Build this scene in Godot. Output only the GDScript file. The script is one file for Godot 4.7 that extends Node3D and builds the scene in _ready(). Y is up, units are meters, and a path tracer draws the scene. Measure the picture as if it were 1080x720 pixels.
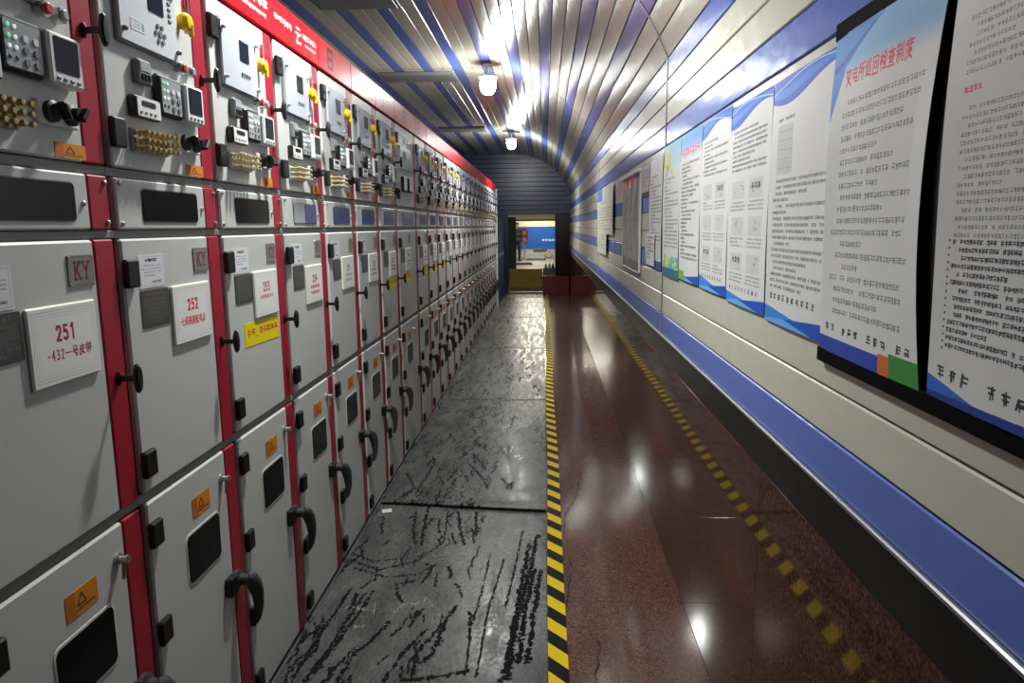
extends Node3D
# Underground switchgear corridor: a row of grey cabinets on the left, panelled wall with notices on the right.

const CAB_X := -0.968      # front plane of the cabinet doors
const WALL_X := 0.587      # face of the right wall
const PITCH := 0.52        # cabinet spacing
const ARC_C := Vector2(-0.694, 1.856)
const ARC_R := 1.384
const CEIL_Y := 3.24
const RINGS := [-4.75, -0.6, 3.55, 7.75, 11.95, 16.75]   # joints of the lining, metres ahead of the camera

var M := {}
var cache := {}
var used := {}
var rng := RandomNumberGenerator.new()


# ---------------------------------------------------------------- mesh building
class MB:
	var v := PackedVector3Array()
	var n := PackedVector3Array()
	var t := PackedVector2Array()

	func tri(a: Vector3, b: Vector3, c: Vector3, na: Vector3, nb: Vector3, nc: Vector3, ua := Vector2.ZERO, ub := Vector2.ZERO, uc := Vector2.ZERO) -> void:
		if (b - a).cross(c - a).dot(na + nb + nc) > 0.0:
			v.append_array([a, c, b]); n.append_array([na, nc, nb]); t.append_array([ua, uc, ub])
		else:
			v.append_array([a, b, c]); n.append_array([na, nb, nc]); t.append_array([ua, ub, uc])

	func quad(a: Vector3, b: Vector3, c: Vector3, d: Vector3, nn: Vector3, ua := Vector2(0, 1), ub := Vector2(1, 1), uc := Vector2(1, 0), ud := Vector2(0, 0)) -> void:
		tri(a, b, c, nn, nn, nn, ua, ub, uc)
		tri(a, c, d, nn, nn, nn, ua, uc, ud)

	func quadn(a: Vector3, b: Vector3, c: Vector3, d: Vector3, na: Vector3, nb: Vector3, nc: Vector3, nd: Vector3, ua := Vector2.ZERO, ub := Vector2.ZERO, uc := Vector2.ZERO, ud := Vector2.ZERO) -> void:
		tri(a, b, c, na, nb, nc, ua, ub, uc)
		tri(a, c, d, na, nc, nd, ua, uc, ud)

	func box(c: Vector3, s: Vector3, b := 0.0) -> void:
		var h := s * 0.5
		b = minf(b, minf(h.x, minf(h.y, h.z)) * 0.9)
		for ax in 3:
			for sg in [-1.0, 1.0]:
				var nn := Vector3.ZERO; nn[ax] = sg
				var p := (ax + 1) % 3
				var q := (ax + 2) % 3
				if ax == 1:
					p = 0; q = 2
				if ax == 0:
					p = 2; q = 1
				var cs := []
				for k in [[-1, -1], [1, -1], [1, 1], [-1, 1]]:
					var w := Vector3.ZERO
					w[ax] = sg * h[ax]; w[p] = k[0] * (h[p] - b); w[q] = k[1] * (h[q] - b)
					cs.append(c + w)
				quad(cs[0], cs[1], cs[2], cs[3], nn)
		if b <= 0.0:
			return
		for ax in 3:
			var p := (ax + 1) % 3
			var q := (ax + 2) % 3
			for sp in [-1.0, 1.0]:
				for sq in [-1.0, 1.0]:
					var nn := Vector3.ZERO; nn[p] = sp; nn[q] = sq
					var e := []
					for k in [[-1.0, 0], [1.0, 0], [1.0, 1], [-1.0, 1]]:
						var w := Vector3.ZERO
						w[ax] = k[0] * (h[ax] - b)
						w[p] = sp * (h[p] - (b if k[1] == 1 else 0.0)); w[q] = sq * (h[q] - (0.0 if k[1] == 1 else b))
						e.append(c + w)
					quad(e[0], e[1], e[2], e[3], nn.normalized())
		for sx in [-1.0, 1.0]:
			for sy in [-1.0, 1.0]:
				for sz in [-1.0, 1.0]:
					var nn := Vector3(sx, sy, sz).normalized()
					tri(c + Vector3(sx * h.x, sy * (h.y - b), sz * (h.z - b)), c + Vector3(sx * (h.x - b), sy * h.y, sz * (h.z - b)), c + Vector3(sx * (h.x - b), sy * (h.y - b), sz * h.z), nn, nn, nn)

	# prof: points (radius, height) along the axis
	func lathe(o: Vector3, axis: Vector3, prof: Array, seg := 16) -> void:
		axis = axis.normalized()
		var e1 := axis.cross(Vector3(0.3, 1, 0.2) if absf(axis.y) < 0.9 else Vector3(1, 0, 0)).normalized()
		var e2 := axis.cross(e1)
		for i in prof.size() - 1:
			var a: Vector2 = prof[i]
			var b: Vector2 = prof[i + 1]
			var sl := Vector2(b.y - a.y, a.x - b.x)
			if sl.length() < 1e-7:
				continue
			sl = sl.normalized()
			for k in seg:
				var t0 := TAU * k / seg
				var t1 := TAU * (k + 1) / seg
				var d0 := e1 * cos(t0) + e2 * sin(t0)
				var d1 := e1 * cos(t1) + e2 * sin(t1)
				var n0 := d0 * sl.x + axis * sl.y
				var n1 := d1 * sl.x + axis * sl.y
				var p0 := o + d0 * a.x + axis * a.y
				var p1 := o + d1 * a.x + axis * a.y
				var p2 := o + d1 * b.x + axis * b.y
				var p3 := o + d0 * b.x + axis * b.y
				if a.x > 1e-6:
					tri(p0, p1, p2, n0, n1, n1)
				if b.x > 1e-6:
					tri(p0, p2, p3, n0, n1, n0)

	func tube(pts: Array, rad: Array, seg := 8, flat := 1.0) -> void:
		var rings := []
		for i in pts.size():
			var d: Vector3 = (pts[mini(i + 1, pts.size() - 1)] - pts[maxi(i - 1, 0)]).normalized()
			var e1 := d.cross(Vector3(0, 0, 1) if absf(d.z) < 0.9 else Vector3(0, 1, 0)).normalized()
			var e2 := d.cross(e1)
			var ring := []
			for k in seg:
				var a := TAU * k / seg
				var off := e1 * cos(a) + e2 * sin(a) * flat
				ring.append([pts[i] + off * rad[i], off.normalized()])
			rings.append(ring)
		for i in pts.size() - 1:
			for k in seg:
				var A = rings[i][k]
				var B = rings[i][(k + 1) % seg]
				var C = rings[i + 1][(k + 1) % seg]
				var D = rings[i + 1][k]
				quadn(A[0], B[0], C[0], D[0], A[1], B[1], C[1], D[1])
		for e in [0, pts.size() - 1]:
			var d: Vector3 = (pts[1] - pts[0]) * -1.0 if e == 0 else pts[e] - pts[e - 1]
			d = d.normalized()
			for k in seg:
				tri(pts[e], rings[e][k][0], rings[e][(k + 1) % seg][0], d, d, d)

	# polygon in the XY plane, from z0 to z1, front bevelled
	func prism(poly: PackedVector2Array, z0: float, z1: float, uvbox := Rect2()) -> void:
		var ids := Geometry2D.triangulate_polygon(poly)
		var f := func(p: Vector2) -> Vector2: return Vector2((p.x - uvbox.position.x) / uvbox.size.x, 1.0 - (p.y - uvbox.position.y) / uvbox.size.y) if uvbox.size.x > 0 else Vector2.ZERO
		for z in [z0, z1]:
			var nn := Vector3(0, 0, 1 if z == z1 else -1) * signf(z1 - z0)
			for i in range(0, ids.size(), 3):
				var a := poly[ids[i]]; var b := poly[ids[i + 1]]; var c := poly[ids[i + 2]]
				tri(Vector3(a.x, a.y, z), Vector3(b.x, b.y, z), Vector3(c.x, c.y, z), nn, nn, nn, f.call(a), f.call(b), f.call(c))
		var ccw := 1.0 if not Geometry2D.is_polygon_clockwise(poly) else -1.0
		for i in poly.size():
			var a := poly[i]
			var b := poly[(i + 1) % poly.size()]
			var e := (b - a).normalized()
			var nn := Vector3(e.y, -e.x, 0) * ccw
			quad(Vector3(a.x, a.y, z0), Vector3(b.x, b.y, z0), Vector3(b.x, b.y, z1), Vector3(a.x, a.y, z1), nn, f.call(a), f.call(b), f.call(b), f.call(a))

	func done() -> ArrayMesh:
		var arr := []
		arr.resize(Mesh.ARRAY_MAX)
		arr[Mesh.ARRAY_VERTEX] = v
		arr[Mesh.ARRAY_NORMAL] = n
		arr[Mesh.ARRAY_TEX_UV] = t
		var am := ArrayMesh.new()
		am.add_surface_from_arrays(Mesh.PRIMITIVE_TRIANGLES, arr)
		return am


func box_mesh(s: Vector3, b: float) -> ArrayMesh:
	var key := "b%s_%.4f" % [s.snapped(Vector3.ONE * 0.0001), b]
	if not cache.has(key):
		var m := MB.new()
		m.box(Vector3.ZERO, s, b)
		cache[key] = m.done()
	return cache[key]


func lathe_mesh(key: String, axis: Vector3, prof: Array, seg := 16) -> ArrayMesh:
	if not cache.has(key):
		var m := MB.new()
		m.lathe(Vector3.ZERO, axis, prof, seg)
		cache[key] = m.done()
	return cache[key]


func rounded(w: float, h: float, r: float, k := 4) -> PackedVector2Array:
	var p := PackedVector2Array()
	for c in [[1, 1, 0.0], [-1, 1, PI / 2], [-1, -1, PI], [1, -1, PI * 1.5]]:
		for i in k + 1:
			var a: float = c[2] + PI / 2 * i / k
			p.append(Vector2(c[0] * (w / 2 - r) + cos(a) * r, c[1] * (h / 2 - r) + sin(a) * r))
	return p


func plate_mesh(w: float, h: float, r: float, d: float) -> ArrayMesh:
	var key := "p%.4f_%.4f_%.4f_%.4f" % [w, h, r, d]
	if not cache.has(key):
		var m := MB.new()
		m.prism(rounded(w, h, r), -d / 2, d / 2, Rect2(-w / 2, -h / 2, w, h))
		cache[key] = m.done()
	return cache[key]


# ---------------------------------------------------------------- nodes
func numbered(called: String) -> String:
	if not used.has(called):
		used[called] = 0
		return called
	used[called] += 1
	return "%s_%03d" % [called, used[called]]


func put(parent: Node, called: String, mesh: Mesh, mat: Material, at := Vector3.ZERO, turn := Vector3.ZERO) -> MeshInstance3D:
	var o := MeshInstance3D.new()
	o.name = called
	o.mesh = mesh
	o.material_override = mat
	o.position = at
	o.rotation = turn
	parent.add_child(o, true)
	return o


func thing(called: String, label: String, category: String, at: Vector3, turn := 0.0, group := "") -> Node3D:
	var o := Node3D.new()
	o.name = numbered(called)
	add_child(o)
	o.position = at
	o.rotation.y = turn
	mark(o, label, category, group)
	return o


func mark(o: Node, label: String, category: String, group := "") -> void:
	o.set_meta("label", label)
	o.set_meta("category", category)
	if group:
		o.set_meta("group", group)


func structure(called: String) -> Node3D:
	var o := Node3D.new()
	o.name = called
	o.set_meta("kind", "structure")
	add_child(o)
	return o


# a bevelled box given by its extents in the parent's frame
func bx(parent: Node, called: String, x0: float, x1: float, y0: float, y1: float, z0: float, z1: float, mat: Material, bev := 0.002) -> MeshInstance3D:
	return put(parent, called, box_mesh(Vector3(x1 - x0, y1 - y0, absf(z1 - z0)), bev), mat, Vector3((x0 + x1) / 2, (y0 + y1) / 2, (z0 + z1) / 2))


func plate(parent: Node, called: String, x0: float, x1: float, y0: float, y1: float, z0: float, z1: float, r: float, mat: Material) -> MeshInstance3D:
	return put(parent, called, plate_mesh(x1 - x0, y1 - y0, r, z1 - z0), mat, Vector3((x0 + x1) / 2, (y0 + y1) / 2, (z0 + z1) / 2))


# ---------------------------------------------------------------- materials and prints
func mat(c: Color, rough := 0.5, metal := 0.0, spec := 0.5) -> StandardMaterial3D:
	var m := StandardMaterial3D.new()
	m.albedo_color = c
	m.roughness = rough
	m.metallic = metal
	m.metallic_specular = spec
	return m


func printed(im: Image, rough := 0.55) -> StandardMaterial3D:
	var m := mat(Color.WHITE, rough)
	m.albedo_texture = ImageTexture.create_from_image(im)
	m.texture_repeat = false
	return m


func noise_tex(freq: float, kind: int, oct: int, lo: Color, hi: Color, sz := 512, sd := 1) -> NoiseTexture2D:
	var f := FastNoiseLite.new()
	f.seed = sd
	f.frequency = freq
	f.noise_type = kind
	f.fractal_octaves = oct
	var t := NoiseTexture2D.new()
	t.width = sz; t.height = sz
	t.seamless = true
	t.noise = f
	var g := Gradient.new()
	g.set_color(0, lo); g.set_color(1, hi)
	t.color_ramp = g
	return t


func canvas(w: int, h: int, c: Color) -> Image:
	var im := Image.create(w, h, false, Image.FORMAT_RGB8)
	im.fill(c)
	return im


func ink(im: Image, a: Vector2, b: Vector2, th: float, c: Color) -> void:
	var d := a.distance_to(b)
	var w := maxi(1, int(round(th)))
	var step := maxf(0.6, th * 0.4)
	var k := int(ceil(d / step))
	for i in k + 1:
		var p := a.lerp(b, float(i) / maxi(k, 1))
		im.fill_rect(Rect2i(int(round(p.x - th / 2)), int(round(p.y - th / 2)), w, w), c)


# brush strokes of the characters that can be read, on a grid of ten
const STROKES := {
	"0": [[2, 1, 8, 1], [8, 1, 8, 9], [8, 9, 2, 9], [2, 9, 2, 1]],
	"1": [[3, 2.2, 5.5, 0.6], [5.5, 0.6, 5.5, 9.6]],
	"2": [[2, 2.5, 3.4, 0.9], [3.4, 0.9, 6.6, 0.9], [6.6, 0.9, 8, 2.6], [8, 2.6, 7.4, 4.6], [7.4, 4.6, 2, 9.3], [2, 9.3, 8.2, 9.3]],
	"3": [[2, 1.6, 4, 0.8], [4, 0.8, 7, 1], [7, 1, 7.9, 2.6], [7.9, 2.6, 6.6, 4.5], [6.6, 4.5, 4.2, 4.7], [6.6, 4.7, 8.1, 6.6], [8.1, 6.6, 7, 9], [7, 9, 4, 9.3], [4, 9.3, 1.9, 8.4]],
	"4": [[6.4, 0.6, 1.4, 6.6], [1.4, 6.6, 8.8, 6.6], [6.4, 0.6, 6.4, 9.6]],
	"5": [[7.8, 0.9, 2.7, 0.9], [2.7, 0.9, 2.4, 4.6], [2.4, 4.6, 5.5, 4], [5.5, 4, 7.9, 5.6], [7.9, 5.6, 7.6, 8.1], [7.6, 8.1, 5.6, 9.3], [5.6, 9.3, 2, 8.6]],
	"6": [[7.6, 1.4, 5.2, 0.8], [5.2, 0.8, 2.8, 2.8], [2.8, 2.8, 2.1, 6], [2.1, 6, 3, 8.7], [3, 8.7, 5.4, 9.4], [5.4, 9.4, 7.8, 8], [7.8, 8, 7.8, 5.8], [7.8, 5.8, 5.6, 4.4], [5.6, 4.4, 2.6, 5.6]],
	"7": [[2, 1, 8.2, 1], [8.2, 1, 4.4, 9.6]],
	"-": [[2, 5.2, 8, 5.2]],
	"K": [[2.4, 0.5, 2.4, 9.5], [1.2, 0.5, 3.8, 0.5], [1.2, 9.5, 3.8, 9.5], [8.4, 0.6, 2.8, 5.6], [4.4, 4.4, 8.8, 9.4], [7, 0.5, 9.4, 0.5], [7.4, 9.5, 9.6, 9.5]],
	"Y": [[1.2, 0.6, 5, 5.2], [8.8, 0.6, 5, 5.2], [5, 5.2, 5, 9.5], [0.4, 0.5, 2.6, 0.5], [7.6, 0.5, 9.7, 0.5], [3.6, 9.5, 6.4, 9.5]],
	"一": [[0.3, 5, 9.7, 5]],
	"号": [[2, 0.6, 8, 0.6], [8, 0.6, 8, 3.5], [2, 0.6, 2, 3.5], [2, 3.5, 8, 3.5], [0, 5, 10, 5], [4, 5, 3, 7], [3, 7, 8, 7], [8, 7, 7.5, 9.5], [7.5, 9.5, 5, 9]],
	"皮": [[1.5, 2, 9, 2], [9, 2, 8.5, 3.5], [1.5, 2, 1.5, 6], [1.5, 6, 0, 10], [5, 0, 5, 4.5], [2.5, 4.5, 8, 4.5], [8, 4.5, 2.5, 10], [3, 5.5, 9.5, 10]],
	"带": [[0, 2, 10, 2], [2, 0.3, 2, 4], [5, 0, 5, 4], [8, 0.3, 8, 4], [0, 4.6, 10, 4.6], [0, 4.6, 0, 6], [10, 4.6, 10, 6], [2, 6.3, 8, 6.3], [2, 6.3, 2, 9], [8, 6.3, 8, 9], [5, 4.6, 5, 10]],
	"七": [[0, 5, 10, 3.5], [4, 0, 4, 8.5], [4, 8.5, 9.5, 9], [9.5, 9, 9.5, 7]],
	"采": [[8, 0, 2, 1], [1, 2, 2, 3.5], [4.5, 1.8, 5, 3], [9, 1.5, 7.5, 3.5], [0, 5, 10, 5], [5, 3.5, 5, 10], [5, 5, 0, 9], [5, 5, 10, 9]],
	"高": [[5, 0, 5, 1.5], [0, 1.5, 10, 1.5], [3, 2.7, 7, 2.7], [3, 2.7, 3, 4.1], [7, 2.7, 7, 4.1], [3, 4.1, 7, 4.1], [1, 5.2, 9, 5.2], [1, 5.2, 1, 10], [9, 5.2, 9, 10], [3, 6.6, 7, 6.6], [3, 6.6, 3, 8.7], [7, 6.6, 7, 8.7], [3, 8.7, 7, 8.7]],
	"南": [[1, 1.5, 9, 1.5], [5, 0, 5, 3.5], [1, 3.5, 9, 3.5], [1, 3.5, 1, 10], [9, 3.5, 9, 10], [3.5, 4.3, 4.2, 5.5], [6.5, 4.3, 5.8, 5.5], [2.8, 6.2, 7.2, 6.2], [2.8, 8, 7.2, 8], [5, 6.2, 5, 10]],
	"配": [[0, 1, 5.2, 1], [0.5, 3, 4.7, 3], [0.5, 3, 0.5, 10], [4.7, 3, 4.7, 10], [0.5, 10, 4.7, 10], [1.8, 1, 1.8, 5], [3.3, 1, 3.3, 5], [0.5, 7.3, 4.7, 7.3], [6, 1, 9.5, 1], [9.5, 1, 9.5, 4.5], [6, 4.5, 9.5, 4.5], [6, 4.5, 6, 9.5], [6, 9.5, 10, 9.5], [10, 9.5, 10, 8]],
	"电": [[1.5, 2, 8.5, 2], [1.5, 2, 1.5, 7], [8.5, 2, 8.5, 7], [1.5, 7, 8.5, 7], [1.5, 4.5, 8.5, 4.5], [5, 0, 5, 9], [5, 9, 9.5, 9.3], [9.5, 9.3, 9.8, 7.5]],
	"点": [[5, 0, 5, 3.5], [5, 1.7, 9, 1.7], [2, 3.5, 8, 3.5], [2, 3.5, 2, 6.5], [8, 3.5, 8, 6.5], [2, 6.5, 8, 6.5], [1.5, 7.5, 0.3, 9.5], [3.7, 7.7, 4, 9.3], [6, 7.7, 6.4, 9.3], [8.3, 7.5, 9.8, 9.5]],
	"变": [[5, 0, 5, 1.3], [0, 1.6, 10, 1.6], [3.7, 1.6, 3.7, 4.7], [6.3, 1.6, 6.3, 4.7], [1.8, 2.5, 0.8, 4.5], [8, 2.5, 9.3, 4.3], [2, 5.6, 8, 5.6], [8, 5.6, 1, 10], [3, 6.4, 9.5, 10]],
	"所": [[4.5, 0.5, 1, 1.5], [1, 1.5, 1, 6], [1, 6, 0, 10], [1, 3, 4.3, 3], [4.3, 3, 4.3, 5.5], [1, 5.5, 4.3, 5.5], [9.5, 0.3, 6, 1.7], [6, 1.7, 6, 6], [6, 6, 5, 10], [6, 4, 10, 4], [8.3, 4, 8.3, 10]],
	"巡": [[4.2, 0.6, 3.2, 3.4], [3.2, 3.4, 4.4, 7.4], [6.6, 0.6, 5.6, 3.4], [5.6, 3.4, 6.8, 7.4], [9, 0.6, 8, 3.4], [8, 3.4, 9.2, 7.4], [0.5, 0.5, 1.5, 2], [0, 3.5, 1.8, 3.5], [1.8, 3.5, 1.2, 8], [0, 9.5, 2, 8.3], [2, 8.3, 10, 9.7]],
	"回": [[1, 1, 9, 1], [1, 1, 1, 10], [9, 1, 9, 10], [1, 10, 9, 10], [3.3, 3.7, 6.7, 3.7], [3.3, 3.7, 3.3, 7], [6.7, 3.7, 6.7, 7], [3.3, 7, 6.7, 7]],
	"检": [[0, 2.5, 4, 2.5], [2, 0, 2, 10], [2, 3, 0, 6.5], [2, 3.5, 3.8, 5.5], [7, 0, 4.3, 3.5], [7, 0, 10, 3.3], [5.5, 3.7, 8.7, 3.7], [5, 5.5, 5.7, 7.5], [7, 5, 7.3, 7.2], [9.3, 5, 8.3, 8], [4.5, 9.3, 10, 9.3]],
	"查": [[0, 2, 10, 2], [5, 0, 5, 4.7], [5, 2, 1, 5], [5, 2, 9, 5], [2.5, 5, 7.5, 5], [2.5, 5, 2.5, 8], [7.5, 5, 7.5, 8], [2.5, 6.5, 7.5, 6.5], [2.5, 8, 7.5, 8], [0.3, 9.6, 9.7, 9.6]],
	"制": [[1.3, 0, 0.7, 2], [0.7, 1.7, 5.5, 1.7], [0, 3.7, 6, 3.7], [3, 0, 3, 10], [0.8, 5.5, 0.8, 8.7], [0.8, 5.5, 5.3, 5.5], [5.3, 5.5, 5.3, 8.5], [7.3, 1, 7.3, 7], [9.3, 0, 9.3, 9.5], [9.3, 9.5, 8.3, 9]],
	"度": [[5, 0, 5.3, 1], [1, 1.4, 10, 1.4], [1, 1.4, 1, 6], [1, 6, 0, 10], [2.3, 3.2, 9.5, 3.2], [4.2, 2.2, 4.2, 5], [7.3, 2.2, 7.3, 5], [4.2, 5, 7.3, 5], [3, 6.3, 8.5, 6.3], [8.5, 6.3, 2.3, 10], [3.7, 7, 9.5, 10]],
	"中": [[1, 2.5, 9, 2.5], [1, 2.5, 1, 6.5], [9, 2.5, 9, 6.5], [1, 6.5, 9, 6.5], [5, 0, 5, 10]],
	"央": [[2, 2, 8, 2], [2, 2, 2, 5], [8, 2, 8, 5], [0, 5, 10, 5], [5, 0, 5, 5], [5, 5, 1, 10], [5, 5, 9.5, 10]],
}


func glyph(im: Image, ch: String, x: float, y: float, w: float, h: float, th: float, c: Color) -> void:
	for s in STROKES.get(ch, []):
		ink(im, Vector2(x + s[0] * w / 10.0, y + s[1] * h / 10.0), Vector2(x + s[2] * w / 10.0, y + s[3] * h / 10.0), th, c)


func words(im: Image, text: String, x: float, y: float, w: float, h: float, gap: float, th: float, c: Color) -> void:
	for i in text.length():
		glyph(im, text[i], x + i * (w + gap), y, w, h, th, c)


# a character too small to read: a few crossing strokes in a square
func scribble(im: Image, x: float, y: float, s: float, th: float, c: Color) -> void:
	var k := rng.randi_range(2, 3)
	for i in k:
		var yy := y + s * (0.08 + 0.84 * (i + rng.randf() * 0.5) / k)
		ink(im, Vector2(x + s * rng.randf_range(0.0, 0.25), yy), Vector2(x + s * rng.randf_range(0.75, 1.0), yy), th, c)
	for i in rng.randi_range(1, 3):
		var xx := x + s * rng.randf_range(0.1, 0.9)
		ink(im, Vector2(xx, y + s * rng.randf_range(0.0, 0.3)), Vector2(xx + s * rng.randf_range(-0.15, 0.15), y + s * rng.randf_range(0.7, 1.0)), th, c)


func lines(im: Image, x0: float, x1: float, y0: float, y1: float, s: float, lead: float, th: float, c: Color, full := 0.75) -> void:
	var y := y0
	while y + s < y1:
		var x := x0 + (s * 2.0 if rng.randf() < 0.35 else 0.0)
		var stop := x1 if rng.randf() < full else lerpf(x0, x1, rng.randf_range(0.2, 0.85))
		while x + s < stop:
			if rng.randf() > 0.06:
				scribble(im, x, y, s, th, c)
			x += s * 1.12
		y += lead


func band(im: Image, x0: int, x1: int, top: Callable, bottom: Callable, c: Color) -> void:
	for x in range(x0, x1):
		var u := float(x) / im.get_width()
		var a := int(top.call(u) * im.get_height())
		var b := int(bottom.call(u) * im.get_height())
		if b > a:
			im.fill_rect(Rect2i(x, a, 1, b - a), c)


# ---------------------------------------------------------------- scene
func _ready() -> void:
	rng.seed = 20251
	# camera
	var cam := Camera3D.new()
	cam.name = "camera"
	add_child(cam)
	var p := 0.161563
	var yaw := -0.046797
	var roll := -0.0100036
	var fw := Vector3(sin(yaw) * cos(p), -sin(p), -cos(yaw) * cos(p))
	var rt := Vector3(cos(yaw), 0, sin(yaw))
	var up := rt.cross(fw)
	cam.transform = Transform3D(Basis(rt * cos(roll) + up * sin(roll), up * cos(roll) - rt * sin(roll), -fw), Vector3(0, 1.6, 0))
	cam.fov = rad_to_deg(2.0 * atan(360.0 / 745.14))
	cam.near = 0.05
	cam.far = 120.0
	cam.current = true
	# environment: no daylight underground
	var env := Environment.new()
	env.background_mode = Environment.BG_COLOR
	env.background_color = Color(0.0, 0.0, 0.0)
	env.tonemap_mode = Environment.TONE_MAPPER_LINEAR
	env.tonemap_exposure = 1.08
	env.sdfgi_enabled = true
	env.ssao_enabled = true
	env.ssil_enabled = true
	var we := WorldEnvironment.new()
	we.name = "world_environment"
	we.environment = env
	add_child(we)

	materials()
	lamps()
	lining()
	floors()
	bulkhead()
	far_tunnel()
	cabinets()
	notices()
	small_things()


func materials() -> void:
	var wob := NoiseTexture2D.new()
	var f := FastNoiseLite.new()
	f.seed = 5; f.frequency = 0.012; f.fractal_octaves = 2
	wob.width = 512; wob.height = 512; wob.seamless = true; wob.as_normal_map = true; wob.bump_strength = 3.0; wob.noise = f
	for a in [["cream", Color(0.8, 0.805, 0.745)], ["blue", Color(0.39, 0.48, 0.78)]]:
		var m := mat(a[1], 0.24, 0.0, 0.38)
		m.normal_enabled = true
		m.normal_texture = wob
		m.normal_scale = 0.3
		M[a[0]] = m
	M.navy = mat(Color(0.12, 0.17, 0.36), 0.3)
	M.joint = mat(Color(0.5, 0.46, 0.42), 0.4, 0.3)
	M.backing = mat(Color(0.16, 0.16, 0.17), 0.8)
	M.alu = mat(Color(0.75, 0.76, 0.78), 0.3, 0.9)
	M.black_band = mat(Color(0.045, 0.045, 0.05), 0.25)
	M.concrete = mat(Color(0.35, 0.35, 0.34), 0.85)
	# polished granite
	var g := canvas(512, 512, Color.BLACK)
	for y in 512:
		for x in 512:
			var q := rng.randf()
			var c := Color(0.43, 0.3, 0.26)
			if q < 0.3:
				c = Color(0.26, 0.175, 0.155)
			elif q < 0.42:
				c = Color(0.13, 0.1, 0.095)
			elif q > 0.86:
				c = Color(0.62, 0.49, 0.43)
			g.set_pixel(x, y, c)
	g.resize(256, 256, Image.INTERPOLATE_BILINEAR)
	g.resize(512, 512, Image.INTERPOLATE_CUBIC)
	var gt := ImageTexture.create_from_image(g)
	for a in [["granite_floor", 0.11, Color(1.0, 0.97, 0.95)], ["granite_wall", 0.045, Color(0.8, 0.76, 0.74)]]:
		var m := mat(a[2], a[1])
		m.albedo_texture = gt
		m.uv1_triplanar = true
		m.uv1_world_triplanar = true
		m.uv1_scale = Vector3.ONE * 0.9
		M[a[0]] = m
	M.granite_floor.metallic_specular = 0.38
	M.granite_wall.metallic_specular = 0.28
	M.crack = mat(Color(0.06, 0.045, 0.04), 0.8)
	# cabinets
	M.door = mat(Color(0.75, 0.755, 0.735), 0.38)
	M.frame = mat(Color(0.5, 0.5, 0.49), 0.5)
	M.red = mat(Color(0.61, 0.1, 0.18), 0.4)
	M.matt_black = mat(Color(0.02, 0.02, 0.022), 0.8, 0.0, 0.2)
	M.black = mat(Color(0.035, 0.035, 0.04), 0.45)
	M.rubber = mat(Color(0.2, 0.2, 0.205), 0.5)
	M.glass_dark = mat(Color(0.035, 0.033, 0.05), 0.12, 0.0, 0.35)
	M.glass_blue = mat(Color(0.13, 0.17, 0.42), 0.15)
	M.glass_green = mat(Color(0.04, 0.09, 0.075), 0.12)
	M.steel = mat(Color(0.72, 0.72, 0.7), 0.3, 0.85)
	M.brass = mat(Color(0.68, 0.6, 0.4), 0.35, 0.7)
	M.brass_pale = mat(Color(0.76, 0.71, 0.55), 0.4, 0.5)
	M.white_plastic = mat(Color(0.86, 0.86, 0.85), 0.4)
	M.grey_plastic = mat(Color(0.44, 0.45, 0.46), 0.45)
	M.relay = mat(Color(0.8, 0.81, 0.83), 0.3)
	M.relay_cover = mat(Color(0.68, 0.7, 0.74), 0.22)
	M.meter_face = mat(Color(0.6, 0.61, 0.62), 0.4)
	M.screen = mat(Color(0.12, 0.14, 0.19), 0.15)
	M.yellow = mat(Color(0.93, 0.75, 0.05), 0.4)
	M.red_tag = mat(Color(0.8, 0.12, 0.14), 0.4)
	M.orange = mat(Color(0.78, 0.45, 0.1), 0.5)
	M.orange_dark = mat(Color(0.55, 0.3, 0.08), 0.5)
	M.sign_board = mat(Color(0.88, 0.86, 0.8), 0.45)
	M.header = mat(Color(0.86, 0.09, 0.13), 0.28)
	for a in [["led_green", Color(0.45, 1.0, 0.65)], ["led_white", Color(0.9, 1.0, 0.97)]]:
		var m := mat(a[1], 0.4)
		m.emission_enabled = true
		m.emission = a[1]
		m.emission_energy_multiplier = 0.4
		M[a[0]] = m


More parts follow.
